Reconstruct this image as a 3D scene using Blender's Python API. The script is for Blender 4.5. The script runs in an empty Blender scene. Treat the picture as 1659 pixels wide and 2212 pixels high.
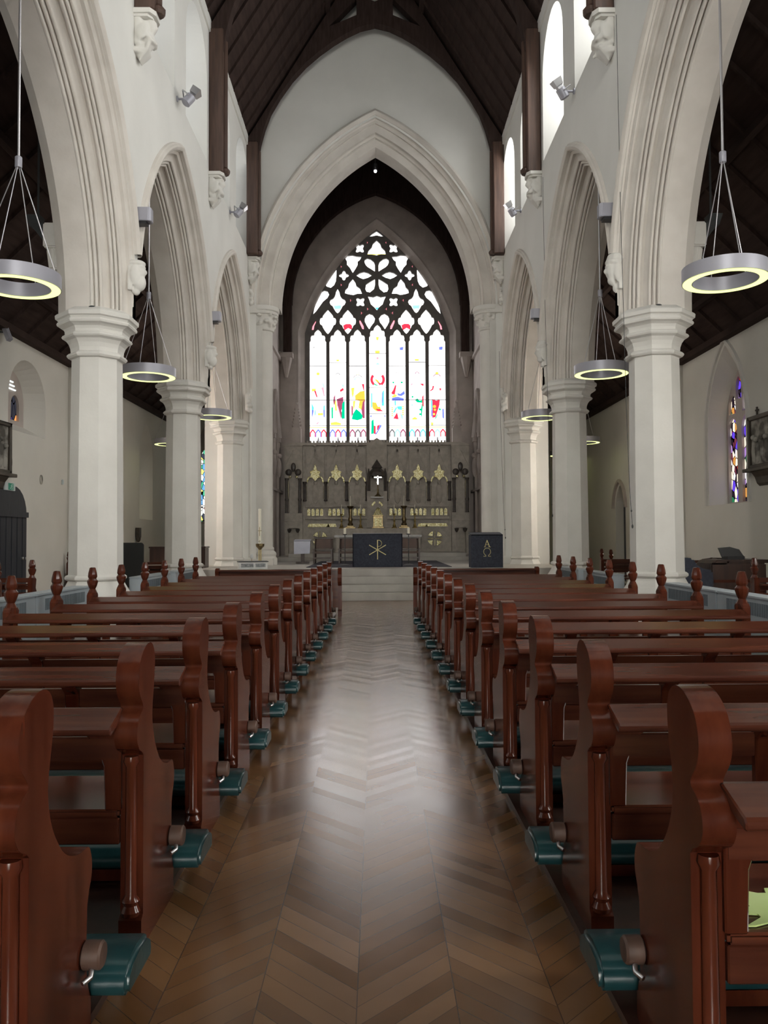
import bpy, bmesh, math, random
from mathutils import Vector, Matrix
from mathutils.geometry import delaunay_2d_cdt
random.seed(7)
SC = bpy.context.scene
COL = SC.collection
PI = math.pi
rad = math.radians

# ------------------------------------------------------------------ helpers
class MB:
    """collects faces, then links them as one mesh object"""
    def __init__(s):
        s.bm = bmesh.new(); s.mi = 0
    def face(s, pts):
        vs = [s.bm.verts.new(p) for p in pts]
        try:
            f = s.bm.faces.new(vs); f.material_index = s.mi; return f
        except ValueError:
            return None
    def box(s, x0, x1, y0, y1, z0, z1):
        v = [s.bm.verts.new(p) for p in ((x0,y0,z0),(x1,y0,z0),(x1,y1,z0),(x0,y1,z0),(x0,y0,z1),(x1,y0,z1),(x1,y1,z1),(x0,y1,z1))]
        for q in ((0,3,2,1),(4,5,6,7),(0,1,5,4),(1,2,6,5),(2,3,7,6),(3,0,4,7)):
            f = s.bm.faces.new([v[i] for i in q]); f.material_index = s.mi
        return v
    def beam(s, a, b, w, h, up=(0,0,1)):
        a = Vector(a); b = Vector(b); d = (b-a).normalized(); up = Vector(up)
        r = d.cross(up)
        if r.length < 1e-5: r = d.cross(Vector((1,0,0)))
        r.normalize(); u = r.cross(d).normalized()
        r *= w/2; u *= h/2
        P = [p+o for p in (a,b) for o in (-r-u, r-u, r+u, -r+u)]
        v = [s.bm.verts.new(p) for p in P]
        for q in ((0,1,2,3),(7,6,5,4),(0,4,5,1),(1,5,6,2),(2,6,7,3),(3,7,4,0)):
            f = s.bm.faces.new([v[i] for i in q]); f.material_index = s.mi
    def lathe(s, prof, c=(0,0,0), n=16, rot=0.0, axis='z', a0=0.0, a1=2*PI, sx=1.0, sy=1.0, cap=True):
        full = abs(a1-a0-2*PI) < 1e-6
        m = n if full else n+1
        rings = []
        for r, z in prof:
            ring = []
            for i in range(m):
                a = rot + a0 + (a1-a0)*i/n
                x, y = r*math.cos(a)*sx, r*math.sin(a)*sy
                if axis == 'z': p = (c[0]+x, c[1]+y, c[2]+z)
                elif axis == 'x': p = (c[0]+z, c[1]+x, c[2]+y)
                else: p = (c[0]+x, c[1]+z, c[2]+y)
                ring.append(s.bm.verts.new(p))
            rings.append(ring)
        for a, b in zip(rings, rings[1:]):
            for i in range(m if full else m-1):
                j = (i+1) % m
                f = s.bm.faces.new((a[i], a[j], b[j], b[i])); f.material_index = s.mi
        for ring, pr in ((rings[0], prof[0]), (rings[-1], prof[-1])):
            if cap and pr[0] > 1e-4 and full:
                f = s.bm.faces.new(ring); f.material_index = s.mi
    def oct(s, prof, c=(0,0,0)):
        """octagonal stack, profile radii given as apothems, flats on the axes"""
        s.lathe([(r/math.cos(PI/8), z) for r, z in prof], c, 8, PI/8)
    def tube(s, pts, r, n=8):
        pts = [Vector(p) for p in pts]
        rings = []
        for i, p in enumerate(pts):
            d = (pts[min(i+1, len(pts)-1)] - pts[max(i-1, 0)]).normalized()
            u = d.cross(Vector((0,0,1)))
            if u.length < 1e-3: u = d.cross(Vector((1,0,0)))
            u.normalize(); w = u.cross(d)
            rr = r[i] if isinstance(r, (list, tuple)) else r
            rings.append([s.bm.verts.new(p + u*rr*math.cos(2*PI*k/n) + w*rr*math.sin(2*PI*k/n)) for k in range(n)])
        for a, b in zip(rings, rings[1:]):
            for i in range(n):
                j = (i+1) % n
                f = s.bm.faces.new((a[i], a[j], b[j], b[i])); f.material_index = s.mi
        for ring in (rings[0], rings[-1]):
            f = s.bm.faces.new(ring); f.material_index = s.mi
    def ball(s, c, r, u=12, v=8, rot=None):
        if not isinstance(r, (list, tuple)): r = (r, r, r)
        m = Matrix.Translation(c)
        if rot: m = m @ Matrix.Rotation(rot[1], 4, rot[0])
        m = m @ Matrix.Diagonal((r[0], r[1], r[2], 1))
        res = bmesh.ops.create_uvsphere(s.bm, u_segments=u, v_segments=v, radius=1, matrix=m)
        for vv in res['verts']:
            for f in vv.link_faces: f.material_index = s.mi
    def plate(s, outline, holes, mapf, t0, t1=None):
        """flat polygon with holes, mapped by mapf(u, v, t); with t1 a solid slab"""
        loops = [outline] + list(holes)
        flat = [p for l in loops for p in l]
        edges, k = [], 0
        for l in loops:
            n = len(l); edges += [(k+i, k+(i+1) % n) for i in range(n)]; k += n
        cv, _, cf = delaunay_2d_cdt([Vector((p[0], p[1])) for p in flat], edges, [], 0, 1e-6)[:3]
        def inside(x, y, l):
            c = False; j = len(l)-1
            for i in range(len(l)):
                (xi, yi), (xj, yj) = l[i], l[j]
                if (yi > y) != (yj > y) and x < (xj-xi)*(y-yi)/(yj-yi)+xi: c = not c
                j = i
            return c
        tris = []
        for f in cf:
            x = sum(cv[i][0] for i in f)/3; y = sum(cv[i][1] for i in f)/3
            if inside(x, y, outline) and not any(inside(x, y, h) for h in holes): tris.append(f)
        for t in ((t0,) if t1 is None else (t0, t1)):
            vs = [s.bm.verts.new(mapf(p[0], p[1], t)) for p in cv]
            for tr in tris:
                try:
                    f = s.bm.faces.new([vs[i] for i in tr]); f.material_index = s.mi
                except ValueError: pass
            for v in vs:
                if not v.link_faces: s.bm.verts.remove(v)
            ws = [s.bm.verts.new(mapf(p[0], p[1], t)) for p in flat] if t1 is not None else []
            if t == t0: va = ws
            vb = ws
        if t1 is not None:
            k = 0
            for l in loops:
                n = len(l)
                for i in range(n):
                    a, b = k+i, k+(i+1) % n
                    try:
                        f = s.bm.faces.new((va[a], va[b], vb[b], vb[a])); f.material_index = s.mi
                    except ValueError: pass
                k += n
    def loft(s, A, B, closed=False):
        n = len(A)
        va = [s.bm.verts.new(p) for p in A]; vb = [s.bm.verts.new(p) for p in B]
        for i in range(n if closed else n-1):
            j = (i+1) % n
            f = s.bm.faces.new((va[i], va[j], vb[j], vb[i])); f.material_index = s.mi
    def build(s, name, mat, parent=None, smooth=None, bevel=0, seg=2, world=True, weld=True, me_only=False):
        bm = s.bm
        if weld: bmesh.ops.remove_doubles(bm, verts=bm.verts, dist=1e-5)
        bmesh.ops.recalc_face_normals(bm, faces=bm.faces)
        if bevel:
            ed = [e for e in bm.edges if len(e.link_faces) == 2 and e.calc_face_angle(0) > rad(40)]
            bmesh.ops.bevel(bm, geom=ed, offset=bevel, segments=seg, affect='EDGES', clamp_overlap=True)
        if parent is not None and world:
            bmesh.ops.translate(bm, verts=bm.verts, vec=-parent.matrix_basis.translation)
        me = bpy.data.meshes.new(name)
        bm.to_mesh(me); bm.free()
        for m in (mat if isinstance(mat, (list, tuple)) else [mat]): me.materials.append(m)
        if smooth:
            for p in me.polygons: p.use_smooth = True
            me.set_sharp_from_angle(angle=rad(smooth))
        if me_only: return me
        o = bpy.data.objects.new(name, me); COL.objects.link(o)
        if parent is not None: o.parent = parent
        return o

def tag(o, label=None, cat=None, group=None, kind=None):
    if label: o['label'] = label
    if cat: o['category'] = cat
    if group: o['group'] = group
    if kind: o['kind'] = kind
    return o
def thing(name, label, cat, loc=(0,0,0), rz=0.0, group=None, kind=None):
    o = bpy.data.objects.new(name, None); COL.objects.link(o)
    o.location = loc; o.rotation_euler = (0, 0, rz); o.empty_display_size = 0.1
    return tag(o, label, cat, group, kind)
def struct(o, label=None):
    o['kind'] = 'structure'
    if label: o['label'] = label
    return o
KIDS = {}
def dup(root, loc=None, rz=None, label=None):
    def cp(o, parent):
        c = o.copy(); COL.objects.link(c)
        if parent is not None: c.parent = parent
        for ch in o.children: todo.append((ch, c))
        return c
    todo = []
    r = cp(root, None)
    while todo:
        o, p = todo.pop(0); cp(o, p)
    if loc is not None: r.location = loc
    if rz is not None: r.rotation_euler = (0, 0, rz)
    if label: r['label'] = label
    return r
def carve(mb, voxel, name):
    """fuse overlapping lumps of one carved stone into a single skin"""
    me = mb.build(name, [], me_only=True, weld=False)
    o = bpy.data.objects.new('tmp', me); COL.objects.link(o)
    md = o.modifiers.new('r', 'REMESH'); md.mode = 'VOXEL'; md.voxel_size = voxel; md.use_smooth_shade = True
    sm = o.modifiers.new('s', 'SMOOTH'); sm.iterations = 2; sm.factor = 0.4
    dg = bpy.context.evaluated_depsgraph_get()
    out = bpy.data.meshes.new_from_object(o.evaluated_get(dg))
    bpy.data.objects.remove(o); out.name = name
    for p in out.polygons: p.use_smooth = True
    return out
def ordinal(n):
    return ['nearest','second','third','fourth','fifth','sixth','seventh','eighth','ninth','tenth','eleventh','twelfth','thirteenth','fourteenth'][n]

# ------------------------------------------------------------------ materials
def newmat(name):
    m = bpy.data.materials.new(name); m.use_nodes = True
    nt = m.node_tree; nt.nodes.clear()
    out = nt.nodes.new('ShaderNodeOutputMaterial')
    return m, nt, out
def nd(nt, typ, props=None, **ins):
    n = nt.nodes.new(typ)
    for k, v in (props or {}).items(): setattr(n, k, v)
    for k, v in ins.items():
        sock = n.inputs[int(k[1:])] if k[0] == 'i' and k[1:].isdigit() else n.inputs[k.replace('_', ' ')]
        if hasattr(v, 'default_value') or hasattr(v, 'is_output'): nt.links.new(v, sock)
        else: sock.default_value = v
    return n
def c4(c): return (c[0], c[1], c[2], 1)
def mth(nt, op, a, b=0.0, c=0.0):
    return nd(nt, 'ShaderNodeMath', {'operation': op}, i0=a, i1=b, i2=c).outputs[0]
def ramp(nt, fac, stops):
    r = nt.nodes.new('ShaderNodeValToRGB'); nt.links.new(fac, r.inputs[0])
    el = r.color_ramp.elements
    while len(el) < len(stops): el.new(0.5)
    for e, (p, c) in zip(el, stops): e.position = p; e.color = c4(c)
    return r.outputs[0]
def pbr(name, c1, c2=None, rough=0.6, metal=0.0, scale=4.0, stretch=(1,1,1), bump=0.0, coat=0.0, detail=5.0, spec=0.5, lo=0.35, hi=0.65, bscale=None):
    m, nt, out = newmat(name)
    b = nd(nt, 'ShaderNodeBsdfPrincipled', Roughness=rough, Metallic=metal)
    b.inputs['Specular IOR Level'].default_value = spec
    if coat: b.inputs['Coat Weight'].default_value = coat; b.inputs['Coat Roughness'].default_value = 0.15
    nt.links.new(b.outputs[0], out.inputs[0])
    if c2 is None: b.inputs['Base Color'].default_value = c4(c1)
    else:
        tc = nd(nt, 'ShaderNodeTexCoord')
        mp = nd(nt, 'ShaderNodeMapping', Vector=tc.outputs['Object'], Scale=stretch)
        no = nd(nt, 'ShaderNodeTexNoise', Vector=mp.outputs[0], Scale=scale, Detail=detail)
        nt.links.new(ramp(nt, no.outputs[0], [(lo, c1), (hi, c2)]), b.inputs['Base Color'])
        if bump:
            no2 = nd(nt, 'ShaderNodeTexNoise', Vector=mp.outputs[0], Scale=bscale or scale*4, Detail=4.0)
            bp = nd(nt, 'ShaderNodeBump', Strength=bump, Distance=0.02, Height=no2.outputs[0])
            nt.links.new(bp.outputs[0], b.inputs['Normal'])
    return m
def emit(name, c, s):
    m, nt, out = newmat(name)
    e = nd(nt, 'ShaderNodeEmission', Color=c4(c), Strength=s)
    nt.links.new(e.outputs[0], out.inputs[0]); return m

M_plaster = pbr('plaster', (0.70,0.695,0.665), (0.75,0.745,0.715), 0.9, scale=0.9, bump=0.08, bscale=14)
M_plaster_aisle = pbr('aisle_plaster', (0.68,0.665,0.615), (0.74,0.725,0.675), 0.9, scale=0.7, bump=0.08, bscale=14)
M_stone = pbr('limestone', (0.62,0.607,0.572), (0.69,0.677,0.642), 0.85, scale=1.7, bump=0.12, bscale=22)
M_stone_arch = pbr('arch_stone', (0.58,0.545,0.50), (0.655,0.62,0.575), 0.85, scale=2.2, bump=0.1, bscale=22)
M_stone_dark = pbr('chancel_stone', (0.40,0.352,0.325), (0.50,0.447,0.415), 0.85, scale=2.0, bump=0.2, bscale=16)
M_reredos = pbr('reredos_stone', (0.38,0.345,0.30), (0.48,0.44,0.385), 0.75, scale=6.0, bump=0.4, bscale=24)
M_reredos_dark = pbr('reredos_marble', (0.05,0.042,0.037), (0.085,0.07,0.06), 0.35, scale=8.0)
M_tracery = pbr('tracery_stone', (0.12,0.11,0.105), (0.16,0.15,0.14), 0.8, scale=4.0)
M_pew = pbr('mahogany', (0.050,0.0135,0.0078), (0.092,0.0265,0.0142), 0.22, scale=3.0, stretch=(0.6,6,6), spec=0.35)
M_pew_end = pbr('mahogany_end', (0.052,0.0115,0.0058), (0.09,0.0225,0.011), 0.19, scale=4.0, stretch=(4,4,0.6), spec=0.25)
M_roof = pbr('roof_timber', (0.034,0.022,0.019), (0.054,0.035,0.030), 0.9, scale=2.5, stretch=(6,0.6,1), bump=0.1, spec=0.15)
M_post = pbr('oak_post', (0.05,0.026,0.018), (0.085,0.046,0.032), 0.6, scale=3.0, stretch=(5,5,0.5), bump=0.1)
M_leather = pbr('teal_leather', (0.006,0.030,0.034), (0.010,0.042,0.047), 0.28, scale=8.0, bump=0.05)
M_brass = pbr('brass', (0.55,0.42,0.16), rough=0.3, metal=1.0)
M_steel = pbr('steel', (0.62,0.62,0.64), rough=0.3, metal=1.0)
M_ring = pbr('lamp_ring_paint', (0.36,0.36,0.41), rough=0.42, metal=0.35)
M_cable = pbr('lamp_cable', (0.55,0.54,0.56), rough=0.35, metal=0.7)
M_ringlight = emit('lamp_diffuser', (0.93,1.0,0.36), 1.15)
M_radiator = pbr('radiator_enamel', (0.30,0.34,0.37), (0.34,0.38,0.41), 0.45, scale=3.0)
M_grille = pbr('radiator_grille', (0.09,0.11,0.125), rough=0.5)
M_navy = pbr('navy_cloth', (0.022,0.026,0.042), (0.038,0.043,0.062), 0.85, scale=25.0)
M_rug = pbr('navy_rug', (0.020,0.019,0.032), (0.030,0.028,0.045), 0.95, scale=30.0)
M_gold = pbr('gilding', (0.55,0.48,0.18), (1.0,0.95,0.62), 0.22, metal=1.0, scale=26.0, bump=1.0, bscale=34, lo=0.4, hi=0.55)
M_goldthread = pbr('gold_thread', (0.55,0.48,0.24), rough=0.5, metal=0.3)
M_bronze = pbr('bronze', (0.20,0.15,0.08), (0.32,0.25,0.13), 0.35, metal=1.0, scale=20.0)
M_silver = pbr('silver', (0.95,0.93,0.88), rough=0.2, metal=1.0)
M_wax = pbr('candle_wax', (0.80,0.77,0.66), rough=0.5)
M_marble = pbr('marble', (0.52,0.53,0.53), (0.66,0.66,0.65), 0.35, scale=5.0)
M_marble_grey = pbr('marble_grey', (0.13,0.14,0.15), (0.30,0.31,0.32), 0.35, scale=26.0)
M_step = pbr('step_stone', (0.36,0.34,0.31), (0.44,0.42,0.385), 0.5, scale=2.5)
M_darkwood = pbr('dark_wood', (0.030,0.014,0.010), (0.055,0.026,0.018), 0.35, scale=3.0, stretch=(5,5,0.6))
M_chairpad = pbr('chair_leather', (0.070,0.034,0.022), (0.10,0.05,0.033), 0.5, scale=6.0)
M_white = pbr('white_cloth', (0.60,0.62,0.74), (0.66,0.68,0.80), 0.9, scale=6.0)
M_door = pbr('door_paint', (0.024,0.027,0.036), (0.036,0.040,0.052), 0.55, scale=4.0, stretch=(6,6,0.7))
M_black = pbr('black_plastic', (0.012,0.012,0.015), rough=0.4)
M_charcoal = pbr('charcoal_board', (0.040,0.044,0.046), rough=0.8)
M_card = pbr('lime_card', (0.50,0.66,0.24), (0.55,0.70,0.30), 0.7, scale=9.0)
M_ink = pbr('card_ink', (0.17,0.22,0.08), rough=0.8)
M_relief = pbr('station_relief', (0.10,0.092,0.08), (0.42,0.40,0.36), 0.7, scale=3.2, detail=3.0, lo=0.42, hi=0.6)
M_frame = pbr('station_frame', (0.040,0.032,0.025), (0.075,0.06,0.046), 0.45, scale=6.0)
M_signwhite = pbr('sign_white', (0.62,0.68,0.68), rough=0.5)
M_signgreen = pbr('sign_green', (0.02,0.30,0.20), rough=0.5)
M_signpict = pbr('sign_pictogram', (0.55,0.75,0.68), rough=0.5)

def floor_mat():
    m, nt, out = newmat('parquet')
    tc = nd(nt, 'ShaderNodeTexCoord')
    sp = nd(nt, 'ShaderNodeSeparateXYZ', Vector=tc.outputs['Object'])
    X, Y = sp.outputs[0], sp.outputs[1]
    W, Hh = 0.30, 0.098
    xs = mth(nt, 'DIVIDE', mth(nt, 'ADD', X, 30.0 + 0.07), W)
    col = mth(nt, 'FLOOR', xs); fx = mth(nt, 'FRACT', xs)
    par = mth(nt, 'MODULO', col, 2.0)
    sg = mth(nt, 'SUBTRACT', mth(nt, 'MULTIPLY', par, 2.0), 1.0)
    v = mth(nt, 'DIVIDE', mth(nt, 'ADD', Y, mth(nt, 'MULTIPLY', mth(nt, 'MULTIPLY', fx, W), sg)), Hh)
    bid = mth(nt, 'FLOOR', v); fv = mth(nt, 'FRACT', v)
    cmb = nd(nt, 'ShaderNodeCombineXYZ', X=col, Y=bid)
    wn = nd(nt, 'ShaderNodeTexWhiteNoise', Vector=cmb.outputs[0])
    base = ramp(nt, wn.outputs[0], [(0.0, (0.125,0.060,0.024)), (0.5, (0.160,0.081,0.034)), (1.0, (0.200,0.105,0.045))])
    edge = mth(nt, 'MINIMUM', mth(nt, 'LESS_THAN', fv, 0.035), 1.0)
    edge2 = mth(nt, 'LESS_THAN', fx, 0.012)
    eg = mth(nt, 'MAXIMUM', edge, edge2)
    no = nd(nt, 'ShaderNodeTexNoise', Vector=tc.outputs['Object'], Scale=2.2, Detail=4.0)
    worn = nd(nt, 'ShaderNodeMix', {'data_type': 'RGBA', 'blend_type': 'MULTIPLY'}, Factor=0.5)
    nt.links.new(base, worn.inputs[6]); nt.links.new(ramp(nt, no.outputs[0], [(0.3, (0.66,0.66,0.66)), (0.7, (1.2,1.17,1.1))]), worn.inputs[7])
    mix = nd(nt, 'ShaderNodeMix', {'data_type': 'RGBA'}, Factor=mth(nt, 'MULTIPLY', eg, 0.8))
    nt.links.new(worn.outputs[2], mix.inputs[6]); mix.inputs[7].default_value = (0.05,0.03,0.018,1)
    rg = mth(nt, 'ADD', mth(nt, 'MULTIPLY', wn.outputs[0], 0.06), mth(nt, 'ADD', mth(nt, 'MULTIPLY', no.outputs[0], 0.07), 0.15))
    b = nd(nt, 'ShaderNodeBsdfPrincipled', Roughness=rg)
    b.inputs['Specular IOR Level'].default_value = 0.7
    nt.links.new(mix.outputs[2], b.inputs['Base Color'])
    hh = mth(nt, 'ADD', mth(nt, 'MULTIPLY', wn.outputs[0], 0.5), mth(nt, 'MULTIPLY', fv, 0.35))
    bp = nd(nt, 'ShaderNodeBump', Strength=0.014, Distance=0.01, Height=hh)
    nt.links.new(bp.outputs[0], b.inputs['Normal'])
    nt.links.new(b.outputs[0], out.inputs[0]); return m
M_floor = floor_mat()

def leaded(name, strength, scale, seed, stops, zs=0.62):
    """leaded stained glass lit from outside: irregular panes between dark leads"""
    m, nt, out = newmat(name)
    tc = nd(nt, 'ShaderNodeTexCoord')
    mp = nd(nt, 'ShaderNodeMapping', Vector=tc.outputs['Object'], Location=(seed, seed*1.7, seed*0.3), Scale=(1, 1, zs))
    v1 = nd(nt, 'ShaderNodeTexVoronoi', Vector=mp.outputs[0], Scale=scale)
    v2 = nd(nt, 'ShaderNodeTexVoronoi', {'feature': 'DISTANCE_TO_EDGE'}, Vector=mp.outputs[0], Scale=scale)
    sp = nd(nt, 'ShaderNodeSeparateColor', Color=v1.outputs['Color'])
    cr = ramp(nt, sp.outputs[0], stops); cr.node.color_ramp.interpolation = 'CONSTANT'
    st = mth(nt, 'MULTIPLY', mth(nt, 'GREATER_THAN', v2.outputs[0], 0.055), strength)
    e = nd(nt, 'ShaderNodeEmission', Color=cr, Strength=st)
    nt.links.new(e.outputs[0], out.inputs[0]); return m
PAL = [(0.0,(0.02,0.012,0.02)),(0.22,(0.45,0.03,0.03)),(0.34,(0.14,0.03,0.05)),(0.44,(0.11,0.05,0.62)),(0.55,(0.9,0.75,0.6)),(0.66,(0.55,0.25,0.06)),(0.74,(0.02,0.16,0.07)),(0.82,(0.85,0.82,0.85)),(0.93,(0.35,0.2,0.5))]
PAL2 = [(0.0,(0.03,0.035,0.05)),(0.25,(0.10,0.28,0.55)),(0.4,(0.9,0.92,0.85)),(0.58,(0.05,0.32,0.18)),(0.68,(0.75,0.65,0.15)),(0.78,(0.95,0.95,0.95)),(0.92,(0.45,0.05,0.08))]
PAL3 = [(0.0,(0.03,0.03,0.04)),(0.45,(0.05,0.06,0.08)),(0.62,(0.10,0.07,0.3)),(0.70,(0.9,0.35,0.1)),(0.78,(0.9,0.85,0.75)),(0.86,(0.04,0.05,0.06))]
M_glass_r = leaded('stained_glass_warm', 0.9, 9.0, 3.1, PAL)
M_glass_l = leaded('stained_glass_dark', 0.8, 7.0, 8.6, PAL3)
M_glass_c = leaded('stained_glass_cool', 1.3, 8.0, 5.2, PAL2)
M_clere = {'left': emit('clerestory_glass_north', (0.93,0.97,1.0), 1.1), 'right': emit('clerestory_glass_south', (1.0,1.0,0.98), 6.0)}
M_louvre = emit('louvre_daylight', (0.9,0.95,0.93), 0.75)
M_aisleglass = {'left': emit('aisle_glass_north', (0.95,0.98,1.0), 4.0), 'right': emit('aisle_glass_south', (1.0,0.99,0.95), 20.0)}  # glow of the unseen aisle windows
M_chapelfill = leaded('chapel_glass', 24.0, 6.0, 2.4, [(0.0,(0.5,0.45,0.38)),(0.3,(0.75,0.68,0.55)),(0.6,(0.45,0.5,0.55)),(0.8,(0.5,0.18,0.12)),(0.9,(0.8,0.75,0.65))])  # glow for the added chapel panes
L_WEST=1000; L_LOWFILL=520; EXPO=0.65
# ------------------------------------------------------------------ measures of the church (metres, camera at x=0,y=0)
XF, XB = 3.50, 4.53            # nave face and aisle face of the arcade walls
XA = 7.50                      # aisle walls
COLY = [-4.0, 1.2, 6.42, 11.65, 16.85, 22.2]
ZS = 4.60                      # springing of the arcade
ZL, ZP = 9.22, 12.10           # clerestory ledge, wall plate
ZR = 18.0                      # ridge
YC = 22.2                      # chancel arch wall
ZC = 0.68                      # chancel floor
XCH = 3.55                     # chancel half width
YE = 29.6                      # east wall face
NARC = 26

def arc(s, h, zs, dr, n=NARC):
    R = (s*s+h*h)/(2*s); c = R-s; r = R+dr
    th = math.acos(min(1, c/r))
    return [(-c+r*math.cos(th*i/n), zs+r*math.sin(th*i/n)) for i in range(n+1)]
def arch(s, h, zs, dr, n=NARC):
    a = arc(s, h, zs, dr, n)
    return a + [(-u, z) for u, z in a[-2::-1]]          # right spring -> apex -> left spring
def sweep(mb, s, h, zs, prof, mapf, n=NARC, clipu=None):
    rows = [arch(s, h, zs, dr, n) for dr, _ in prof]
    if clipu:
        rows = [[(max(-clipu, min(clipu, u)), z) for u, z in r] for r in rows]
    for a, b, (d0, l0), (d1, l1) in zip(rows, rows[1:], prof, prof[1:]):
        mb.loft([mapf(u, z, l0) for u, z in a], [mapf(u, z, l1) for u, z in b])
def halfround(p, q, k=5, out=0.5):
    """bulge between two profile points"""
    p = Vector((p[0], p[1])); q = Vector((q[0], q[1])); d = q-p; nrm = Vector((-d.y, d.x))
    return [tuple(p + d*(0.5-0.5*math.cos(PI*i/k)) + nrm*(out*math.sin(PI*i/k))) for i in range(k+1)]

# floor ------------------------------------------------------------
mb = MB(); mb.box(-9, 9, -6, 34, -0.2, 0.0)
struct(mb.build('floor', M_floor))
for nm, x0, x1, xe0, xe1 in (('floor_platform', -3.12, -0.86, -3.12, -0.76), ('floor_platform', 0.72, 3.12, 0.64, 3.12)):
    mb = MB()
    mb.face([(x0,-2,0.03),(x1,-2,0.03),(xe1,14.9,0.03),(xe0,14.9,0.03)])
    mb.face([(x0,-2,0),(x0,-2,0.03),(xe0,14.9,0.03),(xe0,14.9,0)])
    mb.face([(x1,-2,0),(x1,-2,0.03),(xe1,14.9,0.03),(xe1,14.9,0)])
    mb.face([(xe0,14.9,0),(xe1,14.9,0),(xe1,14.9,0.03),(xe0,14.9,0.03)])
    struct(mb.build(nm, M_darkwood))
mb = MB()
for i in range(4):
    mb.box(-4.0, 4.0, 18.2+0.30*i, 19.2, 0.17*i, 0.17*(i+1))
struct(mb.build('chancel_steps', M_step, bevel=0.012))
mb = MB(); mb.box(-4.6, 4.6, 19.19, 30.2, 0.0, ZC); mb.box(-3.4, 3.4, 25.9, 30.2, ZC, ZC+0.12); mb.box(-2.9, 2.9, 26.3, 30.2, ZC+0.12, ZC+0.24)
struct(mb.build('floor_chancel', M_step))

# arcade walls with their moulded arches ----------------------------
def arcade_profile():
    p = [(0.17, XB), (0.0, XB-0.17), (0.0, 4.02)]
    def rolls(dr, lat, n, w, step):
        """n stepped rolls: each bulges, then drops into a narrow hollow"""
        for k in range(n):
            a = (dr+step*k, lat-w*k); b = (dr+step*(k+0.75), lat-w*(k+0.72))
            p.extend(halfround(a, b, 5, -0.55))
            p.append((dr+step*(k+1)+0.022, lat-w*(k+0.86)))
    rolls(0.0, 4.02, 3, 0.052, 0.040)
    p.extend([(0.155,3.862), (0.195,3.835), (0.205,3.80)])
    rolls(0.185, 3.785, 3, 0.046, 0.042)
    p.extend([(0.36,3.640), (0.385,3.61), (0.385,3.56), (0.405,3.545), (0.43,3.53), (0.43,XF)])
    return p
PROF = arcade_profile()
HOOD = [(0.44,XF),(0.44,3.455),(0.46,3.43),(0.49,3.415),(0.52,3.425),(0.535,3.45),(0.56,3.46),(0.57,XF)]
H_ARC = 3.28
def recess_outline(c, hw, z0, zs, za, n=8):
    o = [(c-hw, z0), (c+hw, z0)]
    o += [(c+u, z) for u, z in arch(hw, za-zs, zs, 0, n)]
    return o
for side, sx in (('left', -1), ('right', 1)):
    mw, ma, mg = MB(), MB(), MB()
    for y0, y1 in zip(COLY, COLY[1:]):
        b = (y1-y0)/2; cy = (y0+y1)/2; s = b-0.40
        ma_map = lambda u, z, l: (sx*l, cy+u, z)
        sweep(ma, s, H_ARC, ZS, PROF, ma_map, clipu=b)
        # hood mould from where it clears its neighbour
        lo = [i for i, (u, z) in enumerate(arch(s, H_ARC, ZS, 0.50)) if abs(u) <= b]
        rows = [[arch(s, H_ARC, ZS, dr)[i] for i in lo] for dr, _ in HOOD]
        for r0, r1, (d0, l0), (d1, l1) in zip(rows, rows[1:], HOOD, HOOD[1:]):
            ma.loft([ma_map(u, z, l0) for u, z in r0], [ma_map(u, z, l1) for u, z in r1])
        # wall faces over the arch
        for dr, lat, top in ((0.43, XF, ZL), (0.17, XB, 8.8)):
            full = arch(s, H_ARC, ZS, dr)
            ex = [(u, z) for u, z in full if abs(u) < b-1e-4]
            zz = ZS if full[0][0] < b else ex[0][1]-0.1
            out = [(b, top), (b, zz)] + ex + [(-b, zz), (-b, top)]
            (mw).plate(out, [], lambda u, v, t: (sx*t, cy+u, v), lat)
        # clerestory with two splayed recesses per bay
        hw = (b-0.35-0.42)/2
        cs = [cy-0.42-hw, cy+0.42+hw]
        holes = [recess_outline(c, hw, ZL+0.02, 10.9, 11.85) for c in cs]
        mw.plate([(y0, ZL), (y1, ZL), (y1, ZP+0.2), (y0, ZP+0.2)], holes, lambda u, v, t: (sx*t, u, v), XF)
        for c, hole in zip(cs, holes):
            inner = recess_outline(c, 0.58, 9.85, 11.0, 11.75)
            mw.loft([(sx*XF, u, v) for u, v in hole], [(sx*4.2, u, v) for u, v in inner], closed=True)
            mg.plate(inner, [], lambda u, v, t: (sx*t, u, v), 4.19)
    mw.box(min(sx*3.46,sx*3.6), max(sx*3.46,sx*3.6), COLY[0], YC, ZP, ZP+0.28)
    struct(mw.build('wall_'+side, M_plaster))
    struct(ma.build('arcade_arches_'+side, M_stone_arch, smooth=32))
    g = struct(mg.build('window_clerestory_'+side, M_clere[side]))

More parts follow.
